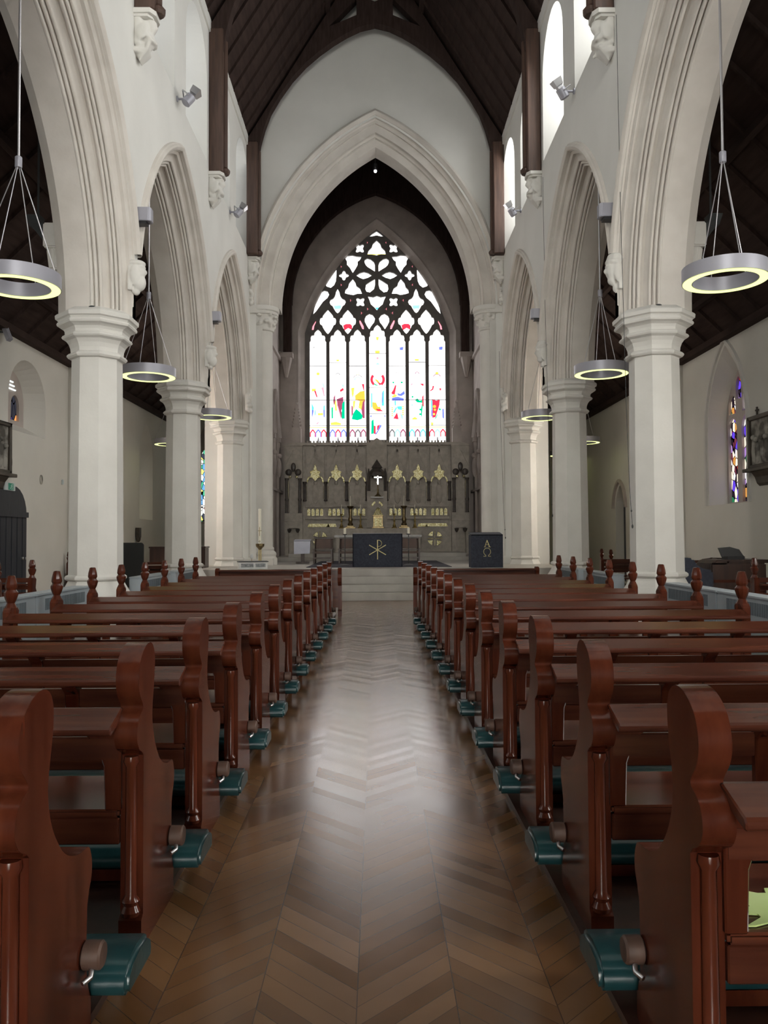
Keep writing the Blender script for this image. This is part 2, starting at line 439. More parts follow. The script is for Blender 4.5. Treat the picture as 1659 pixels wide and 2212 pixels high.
# columns ------------------------------------------------------------
def make_column():
    t = thing('stone_column', '', 'column', (0,0,0), group='octagonal stone columns of the nave arcade', kind='thing')
    m = MB(); m.oct([(0.50,0),(0.50,0.10),(0.47,0.12),(0.47,0.55),(0.455,0.62),(0.405,0.70),(0.365,0.78),(0.35,0.815),(0.372,0.825),(0.392,0.845),(0.392,0.875),(0.37,0.895),(0.348,0.905)])
    m.build('base', M_stone, t, world=False)
    m = MB(); m.oct([(0.348,0.90),(0.338,2.4),(0.323,4.005)]); m.build('shaft', M_stone, t, world=False)
    m = MB(); m.oct([(r, z-0.057) for r, z in [(0.32,4.04),(0.365,4.05),(0.385,4.075),(0.385,4.095),(0.362,4.12),(0.335,4.135),(0.34,4.19),(0.36,4.25),(0.395,4.30),(0.44,4.325),(0.452,4.345),(0.44,4.37),(0.41,4.39),(0.412,4.43),(0.43,4.465),(0.47,4.49),(0.505,4.505),(0.515,4.53),(0.505,4.555),(0.49,4.56),(0.505,4.585),(0.53,4.60),(0.535,4.65),(0.52,4.67),(0.43,4.73)]])
    m.build('capital', M_stone, t, world=False)
    return t
SIDE = {-1: 'left', 1: 'right'}
NTH = {1.2: '', 6.42: '', 11.65: 'nearest full', 16.85: 'second', 22.2: 'farthest'}
col0 = None
for sx in (-1, 1):
    for y in COLY[1:]:
        desc = {1.2: 'octagonal pale stone column beside the viewer on the %s, outside the picture',
                6.42: 'octagonal pale stone column just outside the %s edge of the picture',
                11.65: 'large octagonal stone column, nearest one standing in full view on the %s',
                16.85: 'octagonal stone column, middle one of the three in view on the %s',
                22.2: 'octagonal stone half column against the chancel wall on the %s'}[y] % SIDE[sx]
        if col0 is None: c = col0 = make_column()
        else: c = dup(col0)
        c.location = (sx*4.05, y, 0); c['label'] = desc
# stone blocks carrying the aisle roof, on the aisle side of the piers
for sx in (-1, 1):
    m = MB(); m.box(min(sx*4.50,sx*4.80), max(sx*4.50,sx*4.80), 11.5, 11.8, 5.62, 5.98); m.lathe([(0.10,-0.30),(0.14,0)], (sx*4.66,11.65,5.62), 8)
    tag(m.build('stone_corbel', M_stone, bevel=0.02), 'plain pale stone block jutting behind the nearest %s column towards the aisle' % SIDE[sx], 'corbel', 'plain aisle corbels', 'thing')

# chancel arch wall ----------------------------------------------------
SCA, HCA, ZCA = 2.73, 4.62, 7.90
ex = arch(SCA, HCA, ZCA, 0.60, 34)
mb = MB()
out = [(4.75,0),(4.75,8.9),(XF+0.05,8.9),(XF+0.05,ZP+0.2),(0,ZR+0.1),(-XF-0.05,ZP+0.2),(-XF-0.05,8.9),(-4.75,8.9),(-4.75,0),(-3.33,0)] + ex[::-1] + [(3.33,0)]
mb.plate(out, [], lambda u, v, t: (u, t, v), YC)
mb.face([(-4.75,YC,0),(-4.75,23.2,0),(-4.75,23.2,8.9),(-4.75,YC,8.9)]); mb.face([(4.75,YC,0),(4.75,23.2,0),(4.75,23.2,8.9),(4.75,YC,8.9)])
struct(mb.build('wall_chancel_arch', M_plaster))
mb = MB()
pf = [(0.80,YC),(0.80,YC-0.06),(0.775,YC-0.09),(0.73,YC-0.10),(0.70,YC-0.06),(0.66,YC-0.03),(0.655,YC),(0.60,YC+0.03)]
pf += halfround((0.60,YC+0.03),(0.56,YC+0.10), out=-0.3)
pf += [(0.50,YC+0.10),(0.50,YC+0.16),(0.30,YC+0.17),(0.285,YC+0.23)]
pf += halfround((0.285,YC+0.23),(0.22,YC+0.30), out=-0.3)
pf += [(0.20,YC+0.36),(0.02,YC+0.40),(0.0,YC+0.43),(0.0,YC+1.0),(0.6,YC+1.0)]
sweep(mb, SCA, HCA, ZCA, pf, lambda u, z, l: (u, l, z), 34)
struct(mb.build('chancel_arch', M_stone_arch, smooth=38))
rng = random.Random(3)
for sx in (-1, 1):
    t = thing('chancel_arch_respond', 'tall round stone half column with leafy capital carrying the chancel arch, %s side' % SIDE[sx], 'column', (sx*3.16, YC+0.32, ZC), group='chancel arch responds', kind='thing')
    x0 = sx*3.16
    m = MB(); m.box(min(x0,sx*4.0), max(x0,sx*4.0), YC+0.03, YC+1.0, 0, ZCA+0.02)
    m.lathe([(0.05,0.9),(0.05,6.7),(0.0,6.82)], (sx*3.50, YC+0.03, 0), 10)
    m.build('pier', M_stone, t)
    m = MB(); m.lathe([(0.245,0.95),(0.245,7.22)], (x0, YC+0.32, 0), 24); m.build('shaft', M_stone, t, smooth=40)
    m = MB(); m.lathe([(0.37,0.6),(0.37,0.85),(0.33,0.92),(0.35,0.98),(0.33,1.03),(0.27,1.08),(0.285,1.12),(0.275,1.16),(0.245,1.18)], (x0, YC+0.32, 0), 24)
    m.box(min(x0-0.3*sx,sx*3.72), max(x0-0.3*sx,sx*3.72), YC-0.06, YC+0.7, 0.6, 0.86)
    m.build('base', M_stone, t, smooth=30)
    m = MB(); m.lathe([(0.25,7.20),(0.29,7.22),(0.29,7.26),(0.255,7.28),(0.27,7.40),(0.32,7.58),(0.37,7.66)], (x0, YC+0.32, 0), 24)
    for i in range(46):
        a = rng.random()*2*PI; k = rng.random(); r = 0.275+0.10*k
        m.ball((x0+r*math.cos(a), YC+0.32+r*math.sin(a), 7.32+0.32*k), (0.045+0.02*rng.random(),)*2+(0.05,), 8, 6)
    me = carve(m, 0.022, 'capital'); me.materials.append(M_stone)
    o = bpy.data.objects.new('capital', me); COL.objects.link(o); o.parent = t
    me.transform(Matrix.Translation(-t.location))
    m = MB(); m.lathe([(0.36,7.64),(0.40,7.66),(0.41,7.70),(0.39,7.73),(0.43,7.76),(0.44,7.82),(0.42,7.88)], (x0, YC+0.32, 0), 24)
    m.box(min(x0-0.1*sx,sx*3.75), max(x0-0.1*sx,sx*3.75), YC-0.08, YC+0.4, 7.66, 7.88)
    m.build('abacus', M_stone, t, smooth=30)

# chancel ------------------------------------------------------------
for side, sx in (('left', -1), ('right', 1)):
    m = MB()
    m.box(min(sx*XCH,sx*4.0), max(sx*XCH,sx*4.0), 23.2, 30.2, 0, 12.2)
    for yy in (24.2, 25.6, 27.0, 28.4):
        m.lathe([(0.07,ZC),(0.07,4.6),(0.10,4.65),(0.10,4.8),(0.05,4.82)], (sx*(XCH-0.03), yy, 0), 8)
        m.box(min(sx*3.40,sx*XCH), max(sx*3.40,sx*XCH), yy-0.12, yy+0.12, 4.8, 4.95)
        m.lathe([(0.16,4.95),(0.02,6.3),(0.05,6.36),(0.0,6.45)], (sx*(XCH-0.04), yy, 0), 6)
        m.ball((sx*3.46, yy, 3.9), (0.10,0.13,0.36), 10, 8); m.ball((sx*3.44, yy, 4.32), 0.09, 10, 8)
    for yy in (24.9, 26.3, 27.7):
        sweep(m, 0.55, 1.5, 4.9, [(0.0,3.54),(0.0,3.46),(0.07,3.42),(0.12,3.46),(0.12,3.54)], lambda u, z, l: (sx*l, yy+u, z), 8)
    m.box(min(sx*3.45,sx*XCH), max(sx*3.45,sx*XCH), 23.2, 29.6, 3.05, 3.14)
    m.box(min(sx*3.47,sx*XCH), max(sx*3.47,sx*XCH), 23.2, 29.6, 7.9, 8.0)
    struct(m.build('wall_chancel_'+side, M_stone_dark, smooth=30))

# east window: drawing units = 0.2893/58.2 m, origin on the axis at the sill ---
XW, ZW, KU = 0.03, 4.94, 0.2893*0.01718
def wpt(a, b): return ((a-817)*KU, (1783-b)*KU*1.012)
def mir(pts): return [(1634-a, b) for a, b in pts][::-1]
def winarc(off, n=20):
    """half outline (right side), bottom to apex, offset outwards by off units"""
    R = 1417+off; pts = []
    a0 = math.atan2(380+0, 1353); 
    th0 = math.asin(380/R); th1 = math.acos(836/R)
    for i in range(n+1):
        th = th0+(th1-th0)*i/n
        pts.append((-836+R*math.cos(th), -380+R*math.sin(th)))
    return pts
def winoutline(off, bottom, n=20):
    r = [(817+x, 960-y) for x, y in winarc(off, n)]
    r = [(r[0][0], bottom)] + r
    l = [(1634-a, b) for a, b in r[:-1]][::-1]
    return [wpt(a, b) for a, b in r+l]
holes, glass_white, glass_red = [], [], []
def opening(pts, red=False):
    q = [wpt(a, b) for a, b in pts]; holes.append(q); (glass_red if red else glass_white).append(q)
LCX = [371.5, 520.5, 669.5, 819.5, 967.5, 1117.5, 1267.5]
LTOP = [932, 932, 932, 897, 932, 932, 932]; LBOT = [1783]*3+[1757]+[1783]*3
for cx, tp, bt in zip(LCX, LTOP, LBOT):
    hw = 62
    sh = [(1,bt-tp),(1,92),(0.86,82),(0.88,62),(0.80,46),(0.46,41),(0.40,24),(0.2,9),(0,0)]
    r = [(cx+hw*k, tp+d) for k, d in sh]
    opening(r + [(2*cx-a, b) for a, b in r[:-1]][::-1])
DIA = [(0,1),(.2,.85),(.42,.68),(.60,.52),(.64,.38),(.92,.30),(1,.05),(.92,-.2),(.68,-.30),(.6,-.45),(.4,-.68),(.2,-.87),(0,-1)]
SPI = [(0,1),(.2,.75),(.3,.45),(.42,.3),(.55,.2),(.9,.08),(1,-.1),(.85,-.32),(.62,-.42),(.45,-.64),(.2,-.9),(0,-1)]
def dia(cx, cy, w, h, sh):
    r = [(cx+w*a, cy-h*b) for a, b in sh]
    opening(r + [(2*cx-a, b) for a, b in r[1:-1]][::-1])
for cx in (447, 597, 1037, 1187): dia(cx, 875, 62, 92, DIA)
for cx in (521, 1113): dia(cx, 718, 61, 93, SPI)
def both(pts, red=False): opening(pts, red); opening(mir(pts), red)
both([(725,850),(735,830),(760,815),(785,825),(803,850),(795,880),(775,905),(758,932),(740,905),(725,875)])
opening([(748,683),(790,690),(817,680),(845,690),(886,683),(870,715),(860,745),(835,765),(817,790),(795,765),(772,745),(762,715)])
both([(572,385),(600,378),(635,375),(665,383),(704,385),(690,410),(672,425),(672,450),(655,480),(636,508),(615,470),(592,445),(592,420)])
both([(636,552),(655,580),(662,605),(690,625),(706,665),(670,665),(640,675),(600,668),(575,660),(580,635),(600,615),(608,585)])
opening([(817,262),(845,290),(852,315),(880,340),(886,370),(850,368),(817,376),(780,370),(746,370),(755,340),(780,315),(788,290)])
both([(660,527),(690,508),(720,500),(750,508),(782,527),(750,545),(715,555),(690,545)])
both([(726,410),(745,398),(770,405),(795,425),(803,445),(803,498),(775,480),(750,465),(735,450),(726,430)])
both([(803,552),(803,600),(795,630),(765,655),(740,650),(730,630),(735,595),(765,575)])
def quat(cx, cy, r, rot):
    return [(cx+(r*(0.78+0.22*math.cos(4*a)))*math.cos(a+rot), cy+(r*(0.78+0.22*math.cos(4*a)))*math.sin(a+rot)) for a in [2*PI*i/24 for i in range(24)]]
both(quat(690,323,40,PI/4)); both(quat(569,527,38,0)); both(quat(692,727,40,PI/4))
both([(513,455),(513,520),(508,570),(495,600),(470,620),(440,610),(425,590),(440,570),(465,530),(490,490)])
both([(400,650),(420,640),(445,645),(458,670),(445,695),(410,725),(385,760),(360,795),(335,820),(345,770),(365,715),(380,670)])
opening([(757,235),(780,215),(817,192),(850,215),(873,235),(845,232),(817,225),(785,232)])
both([(357,862),(357,880),(345,905),(340,935),(325,935),(330,905),(345,880)], True)
both([(683,862),(692,862),(705,885),(716,905),(718,932),(706,930),(695,905),(686,885)], True)
for cx, cy in ((748,277),(624,341),(550,459),(550,597),(620,713),(748,778),(702,808)):
    both([(cx+13*(0.55+0.45*math.cos(3*a))*math.cos(a), cy+13*(0.55+0.45*math.cos(3*a))*math.sin(a)) for a in [2*PI*i/15 for i in range(15)]], True)
east = thing('window_1', 'great east window of seven stained glass lights under flowing stone tracery', 'window', (XW, YE+0.35, ZW), kind='structure')
mb = MB(); mb.plate(winoutline(12, 1800), holes, lambda u, v, t: (u, t, v), -0.06, 0.10)
# thin lead saddle bars
for cx, tp in zip(LCX, LTOP):
    for b in ((1110,1366,1560) if cx == 819.5 else ((1204 if round(cx) not in (520,1118) else 1178), 1459, 1650)):
        (x0, z0), (x1, _) = wpt(cx-62, b), wpt(cx+62, b)
        mb.box(x0, x1, -0.02, 0.0, z0-0.010, z0+0.010)
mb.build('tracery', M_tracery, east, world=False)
GC = {'W': ((1.0,0.98,0.97), 2.1), 'R': ((0.80,0.03,0.06), 1.25), 'G': ((0.0,0.42,0.20), 1.25), 'B': ((0.12,0.16,0.92), 1.25), 'P': ((0.30,0.06,0.12), 1.1),
      'Y': ((0.80,0.76,0.08), 1.4), 'O': ((0.92,0.40,0.05), 1.3), 'C': ((0.08,0.50,0.85), 1.4), 'K': ((0.95,0.25,0.30), 1.5), 'D': ((0.14,0.13,0.14), 1.0), 'L': ((0.55,0.52,0.95), 1.6), 'M': ((0.25,0.85,0.65), 1.4)}
GM = {k: emit('east_glass_'+k, c, s) for k, (c, s) in GC.items()}; GK = list(GC)
mb = MB()
mb.mi = GK.index('W')
for q in glass_white:
    mb.plate(q, [], lambda u, v, t: (u, t, v), 0.05)
mb.mi = GK.index('K')
for q in glass_red:
    mb.plate(q, [], lambda u, v, t: (u, t, v), 0.05)
ZOFF = [0.044]
def pane(col, pts):
    mb.mi = GK.index(col); ZOFF[0] -= 0.0002
    mx = sum(p[0] for p in pts)/len(pts); my = sum(p[1] for p in pts)/len(pts)
    pts = [(mx+(a-mx)*1.2, my+(b-my)*1.1) for a, b in pts]
    mb.plate([wpt(a, b) for a, b in pts], [], lambda u, v, t: (u, t, v), ZOFF[0])
def left(col, pts):   # coordinates read on a drawing of the left lights
    pane(col, [((660+x*0.11757-580)/0.2893, (700+y*0.11757-440)/0.2893) for x, y in pts])
def right(col, pts):
    pane(col, [((810+x*0.11757-580)/0.2893, (700+y*0.11757-440)/0.2893) for x, y in pts])
def disc(f, col, x, y, r, n=10): f(col, [(x+r*math.cos(2*PI*i/n), y+r*math.sin(2*PI*i/n)) for i in range(n)])
def bow(f, col, x, y, r, w, a0, a1, n=7):
    o = [(x+r*math.cos(rad(a0+(a1-a0)*i/n)), y-r*math.sin(rad(a0+(a1-a0)*i/n))) for i in range(n+1)]
    i_ = [(x+(r-w)*math.cos(rad(a0+(a1-a0)*i/n)), y-(r-w)*math.sin(rad(a0+(a1-a0)*i/n))) for i in range(n+1)]
    f(col, o+i_[::-1])
# first light
disc(left,'Y',232,890,26); left('Y',[(120,1165),(185,1165),(180,1205),(120,1215)]); left('R',[(160,1200),(190,1205),(215,1300),(205,1330)])
left('K',[(295,1150),(335,1140),(350,1290),(335,1300),(310,1200)]); left('M',[(310,1060),(330,1070),(350,1130),(340,1150)])
left('C',[(115,1430),(150,1510),(148,1560),(115,1560)]); left('B',[(115,1560),(148,1560),(140,1620),(118,1700)]); left('C',[(335,1480),(355,1470),(355,1560),(330,1560)]); left('B',[(330,1560),(355,1560),(355,1685),(335,1680)])
left('K',[(200,1800),(235,1770),(242,1790),(205,1825)]); left('L',[(272,420),(340,395),(345,460),(275,460)]); left('Y',[(235,1615),(315,1610),(315,1650),(235,1650)])
left('D',[(120,430),(150,395),(190,400),(150,410)]); left('C',[(170,1520),(185,1600),(180,1680),(165,1620)])
# second light
left('P',[(590,1370),(690,1330),(695,1480),(660,1560),(690,1740),(640,1640),(600,1500)]); left('G',[(680,1450),(720,1390),(720,1705),(670,1700),(672,1600)]); left('G',[(480,1520),(505,1510),(505,1700),(482,1705)])
left('Y',[(540,1390),(565,1390),(580,1560),(548,1560)]); left('P',[(520,1330),(545,1280),(545,1400),(530,1480),(515,1400)]); left('R',[(640,1190),(690,1150),(705,1190),(650,1225)]); left('M',[(680,1085),(705,1095),(705,1150),(690,1140)])
left('Y',[(480,1790),(560,1775),(640,1800),(640,1830),(480,1830)]); left('K',[(590,1480),(605,1500),(655,1690),(640,1700)]); bow(left,'D',598,910,35,10,0,180); left('Y',[(575,630),(620,630),(615,660),(580,660)])
# third light
left('O',[(930,1300),(1010,1230),(1080,1220),(1085,1400),(1030,1540),(985,1500),(1000,1390),(935,1370)]); left('R',[(1045,1085),(1085,1085),(1085,1220),(1070,1180)]); left('P',[(1060,1420),(1090,1390),(1090,1700),(1055,1690),(1040,1560)]); left('P',[(850,1480),(872,1500),(875,1620),(850,1690)])
left('Y',[(850,1160),(900,1150),(890,1260),(870,1330),(855,1250)]); left('G',[(940,1550),(1000,1600),(1040,1660),(1030,1715),(960,1740),(870,1720),(890,1630)]); bow(left,'M',965,1000,52,12,10,190); bow(left,'D',968,985,76,10,25,155); bow(left,'Y',968,890,26,9,0,350)
left('Y',[(880,1400),(920,1390),(905,1500),(880,1560)]); left('L',[(1015,410),(1075,400),(1075,460),(1015,465)]); left('Y',[(985,1490),(1025,1480),(1020,1530),(990,1530)])
# centre light
right('Y',[(38,215),(82,215),(76,270),(44,270)]); right('Y',[(20,465),(95,465),(92,510),(24,510)]); disc(right,'K',60,605,20); right('M',[(35,715),(62,690),(92,715),(88,725),(40,725)])
bow(right,'R',60,1000,130,42,40,-50); bow(right,'R',60,1000,130,42,230,140); right('O',[(20,990),(60,1010),(90,1050),(70,1070),(25,1020)]); right('R',[(60,1050),(95,1060),(140,1070),(100,1105)]); right('G',[(0,1070),(60,1105),(50,1115),(0,1095)])
right('C',[(150,1230),(175,1200),(175,1470),(135,1470),(140,1330)]); right('B',[(140,1250),(152,1230),(150,1400),(138,1440)]); right('O',[(-40,1420),(30,1430),(60,1500),(95,1500),(110,1560),(40,1580),(-20,1530)]); right('R',[(30,1540),(100,1545),(155,1580),(70,1582)]); right('C',[(-60,1260),(-42,1260),(-42,1500),(-60,1500)])
right('G',[(-55,1770),(-22,1740),(-10,1980),(-60,1990)]); right('R',[(-10,1850),(15,1860),(20,1995),(-12,1990)]); right('B',[(60,1930),(95,1840),(125,1850),(40,2000),(15,2000)]); right('R',[(50,1850),(95,1830),(60,1930),(45,1920)]); right('B',[(165,1660),(205,1660),(195,1690)]); right('B',[(-85,1660),(-45,1660),(-70,1700)])
# fifth light
right('R',[(320,1240),(350,1190),(380,1110),(400,1115),(375,1270),(330,1265)]); right('Y',[(330,1310),(375,1270),(415,1300),(380,1330),(335,1330)]); right('B',[(430,1250),(480,1265),(545,1210),(550,1270),(500,1300),(450,1295)]); right('B',[(340,1340),(430,1320),(530,1350),(520,1390),(345,1385)])
right('C',[(370,1400),(395,1390),(395,1480),(375,1470)]); right('C',[(350,1600),(400,1500),(410,1530),(370,1610)]); right('C',[(420,1500),(500,1490),(505,1560),(440,1550)]); right('R',[(355,1715),(415,1610),(440,1730)]); right('M',[(480,1620),(520,1660),(520,1725),(500,1720)])
for yy in range(1510, 1690, 36): right('O',[(315,yy),(340,yy),(340,yy+20),(318,yy+20)]); right('Y',[(512,yy-20),(542,yy-20),(540,yy+2),(514,yy+2)])
right('G',[(335,1040),(365,1040),(360,1070),(340,1068)]); right('G',[(490,1040),(525,1040),(520,1070),(492,1065)]); right('B',[(475,410),(535,400),(530,455),(480,455)]); bow(right,'D',428,885,26,8,0,180)
# sixth light
right('R',[(850,1080),(908,1080),(908,1120),(880,1110)]); right('K',[(680,1080),(718,1078),(690,1110),(682,1140)]); disc(right,'G',705,1320,16); right('G',[(760,1380),(800,1350),(830,1390),(885,1380),(885,1430),(800,1420)]); disc(right,'G',850,1555,18); disc(right,'G',845,1640,18); right('G',[(860,1560),(880,1430),(890,1500),(870,1720),(862,1640)])
right('R',[(885,1330),(908,1290),(910,1500),(890,1480)]); right('Y',[(700,1720),(745,1690),(790,1720),(770,1740),(710,1740)]); bow(right,'L',794,960,80,12,25,155); bow(right,'P',792,890,32,10,-10,190); right('Y',[(755,625),(822,625),(820,658),(760,658)]); disc(right,'M',698,1470,14)
# seventh light
right('R',[(1075,1375),(1140,1400),(1200,1385),(1190,1480),(1160,1580),(1130,1680),(1075,1690),(1075,1500)]); disc(right,'O',1110,1500,26); disc(right,'O',1118,1560,20); disc(right,'Y',1100,1640,18); right('C',[(1048,1400),(1070,1400),(1072,1680),(1050,1660)]); right('B',[(1050,1560),(1072,1580),(1074,1690),(1052,1670)])
right('B',[(1255,1560),(1282,1540),(1285,1720),(1260,1700)]); right('R',[(1025,1210),(1070,1170),(1075,1120),(1102,1130),(1085,1190),(1040,1215)]); right('R',[(1205,1165),(1235,1165),(1235,1200),(1210,1205)]); right('G',[(1120,1720),(1160,1640),(1168,1650),(1135,1725)]); disc(right,'Y',1160,888,26); bow(right,'P',1160,970,72,12,20,80); bow(right,'P',1160,970,72,12,100,160)
right('B',[(1205,405),(1265,395),(1262,455),(1210,455)]); right('G',[(1190,1530),(1225,1540),(1220,1580),(1195,1560)]); right('Y',[(1045,1790),(1085,1800),(1080,1840),(1050,1840)])
# base panels: little arches, yellow bands
BC = ['RBR','BRB','PDP','','DMP','CPC','RMR']
for cx, cs in zip(LCX, BC):
    if not cs: continue
    for k, cc in enumerate(cs):
        px = cx-41+41*k
        def pl(col, pts): pane(col, [(px+a, 1690+b) for a, b in pts])
        pl(cc, [(-17,40),(-17,8),(-8,-6),(0,-14),(8,-6),(17,8),(17,40),(11,40),(11,14),(0,-2),(-11,14),(-11,40)])
    pane('Y', [(cx-60,1660),(cx+60,1660),(cx+60,1665),(cx-60,1665)])
    pane('D', [(cx-52,1733),(cx-8,1733),(cx-8,1735),(cx-52,1735)]); pane('D', [(cx+8,1733),(cx+52,1733),(cx+52,1735),(cx+8,1735)])
    pane('D', [(cx-3+20*(cx<800)*-0.3,1783),(cx-6,1765),(cx-3,1738),(cx+3,1738),(cx+6,1765),(cx+3,1783)])
for cx in (597, 1037): pane('R', [(cx-30,900),(cx-12,890),(cx+15,890),(cx+28,903),(cx+25,930),(cx+2,918),(cx-22,935)])
for cx in (521, 1113): pane('M', [(cx-25,752),(cx+22,748),(cx+20,772),(cx-18,775)])
pane('C', [(803,765),(832,765),(817,783)]); pane('Y', [(752,362),(880,362),(872,368),(760,368)])
mb.build('stained_glass', [GM[k] for k in GK], east, world=False, weld=False)
# splayed stone reveal and the east wall itself
def wmap(q, y): return [(XW+u, y, ZW+v) for u, v in q]
mb = MB()
A = winoutline(12, 1800); B = winoutline(70, 1800)
mb.loft(wmap(A, YE+0.29), wmap(winoutline(20, 1800), YE+0.20))
mb.loft(wmap(winoutline(20, 1800), YE+0.20), wmap(winoutline(34, 1800), YE+0.16)); mb.loft(wmap(winoutline(34, 1800), YE+0.16), wmap(winoutline(46, 1800), YE+0.05))
mb.loft(wmap(winoutline(46, 1800), YE+0.05), wmap(winoutline(56, 1800), YE-0.03)); mb.loft(wmap(winoutline(56, 1800), YE-0.03), wmap(B, YE))
mb.face([(-2.8,YE+0.4,ZW-0.05),(2.9,YE+0.4,ZW-0.05),(2.9,YE-0.05,ZW-0.12),(-2.8,YE-0.05,ZW-0.12)])
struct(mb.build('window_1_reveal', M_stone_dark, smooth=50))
mb = MB()
hole = [(XW+u, ZW+v) for u, v in B]
mb.plate([(-4.0,0),(4.0,0),(4.0,12.2),(0,16.8),(-4.0,12.2)], [hole], lambda u, v, t: (u, t, v), YE)
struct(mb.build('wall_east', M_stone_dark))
# ------------------------------------------------------------------ roofs
m = MB()
for sx in (-1, 1):
    a = Vector((sx*3.75, 0, 12.0)); b = Vector((0, 0, ZR))
    m.loft([(a.x,-6,a.z),(a.x,YC+0.2,a.z)], [(0,-6,ZR),(0,YC+0.2,ZR)])
    d = (b-a)
    for k in range(44):
        y = -4+0.6*k
        m.beam((a.x, y, a.z-0.02), (0, y, ZR-0.05), 0.09, 0.06, (0,1,0))
    for f in (0.66,):
        p = a + d*f
        m.beam((p.x, -6, p.z-0.1), (p.x, YC, p.z-0.1), 0.14, 0.14)
m.beam((0,-6,ZR-0.15),(0,YC,ZR-0.15),0.2,0.3)
struct(m.build('ceiling', M_roof))
m = MB()
for sx in (-1, 1):
    m.loft([(sx*3.9,23.1,11.3),(sx*3.9,30,11.3)], [(0,23.1,16.6),(0,30,16.6)])
    for k in range(11):
        m.beam((sx*3.9,23.4+0.6*k,11.25),(0,23.4+0.6*k,16.5),0.11,0.13,(0,1,0))
struct(m.build('ceiling_chancel', M_roof))
for side, sx in (('left', -1), ('right', 1)):
    m = MB()
    m.loft([(sx*XB,-6,8.62),(sx*XB,32,8.62)], [(sx*8.0,-6,5.28),(sx*8.0,32,5.28)])
    for k in range(44):
        y = -5+0.85*k
        m.beam((sx*XB,y,8.59),(sx*7.9,y,5.34),0.08,0.05,(0,1,0))
    for f in (0.33, 0.68):
        x = sx*(XB+f*3.4); z = 8.62-f*3.3
        m.beam((x,-6,z-0.06),(x,32,z-0.06),0.12,0.12)
    m.box(min(sx*7.32,sx*7.52), max(sx*7.32,sx*7.52), -6, 32, 5.60, 5.74)
    struct(m.build('ceiling_aisle_'+side, M_roof))
m = MB(); m.box(-9, 9, -6, 1.1, 3.5, 3.9); struct(m.build('ceiling_gallery', M_roof))  # unseen slab added above the viewer to shade the nearest pews
m = MB(); m.box(-9, 9, -6.2, -6, 0, 17.6); struct(m.build('wall_west', M_plaster))

INTR = [(3.25,11.2),(3.24,11.4),(3.14,12.17),(3.02,12.62),(2.86,13.05),(2.6,13.5),(2.27,13.97),(1.9,14.38),(1.51,14.72),(1.13,15.0),(0.755,15.23),(0.4,15.4),(0,15.5)]
def make_truss():
    t = thing('roof_truss', '', 'roof truss', (0,0,0), group='timber trusses of the nave roof', kind='thing')
    out = INTR + [(-x, z) for x, z in INTR[-2::-1]] + [(-3.5,11.2),(-3.5,12.25),(0,ZR-0.15),(3.5,12.25),(3.5,11.2)]
    hol = [[(1.25,15.40),(0.50,16.18),(0.50,15.72)], [(-1.25,15.40),(-0.50,16.18),(-0.50,15.72)], [(-0.36,16.25),(0,16.1),(0.36,16.25),(0.1,16.9),(-0.1,16.9)]]
    m = MB(); m.plate(out, hol, lambda u, v, tt: (u, tt, v), -0.13, 0.13); m.build('arch_brace', M_roof, t, world=False)
    for sx in (-1, 1):
        m = MB(); m.box(min(sx*3.2,sx*3.5), max(sx*3.2,sx*3.5), -0.17, 0.17, 9.11, 12.2)
        m.lathe([(0.09,9.11),(0.12,9.13),(0.12,9.2),(0.07,9.26),(0.07,12)], (sx*3.2, 0, 0), 10)
        m.build('wall_post', M_post, t, world=False, bevel=0.025, seg=1)
    return t
tr = make_truss()
for k, (y, lb) in enumerate(((21.72,'dark timber roof truss framing the pale wall over the chancel arch'),(16.85,'dark timber roof truss halfway along the nave, its posts above the middle columns'),(11.65,'dark timber roof truss above the nearest full columns, only its post feet in view'))):
    o = tr if k == 0 else dup(tr)
    o.location = (0, y, 0); o['label'] = lb
# chancel truss against the east wall
t = thing('chancel_truss', 'dark timber arch in front of the pale surround of the east window', 'roof truss', (0, 29.35, 0), kind='thing')
ci = [(u, z) for u, z in arch(3.08, 4.1, 10.0, 0, 14)]
m = MB(); m.plate(ci + [(-3.5,10.0),(-3.5,12.0),(0,16.4),(3.5,12.0),(3.5,10.0)], [], lambda u, v, tt: (u, tt, v), -0.13, 0.13); m.build('arch_brace', M_roof, t, world=False)
for sx in (-1, 1):
    m = MB(); m.box(min(sx*3.1,sx*3.4), max(sx*3.1,sx*3.4), -0.15, 0.15, 8.2, 10.1); m.build('wall_post', M_roof, t, world=False, bevel=0.02, seg=1)
    m = MB(); m.box(min(sx*3.05,sx*3.54), max(sx*3.05,sx*3.54), -0.2, 0.2, 8.02, 8.2); m.lathe([(0.05,7.3),(0.2,7.9),(0.22,8.02)], (sx*3.3, 0, 0), 8)
    m.build('corbel', M_stone_dark, t, world=False)

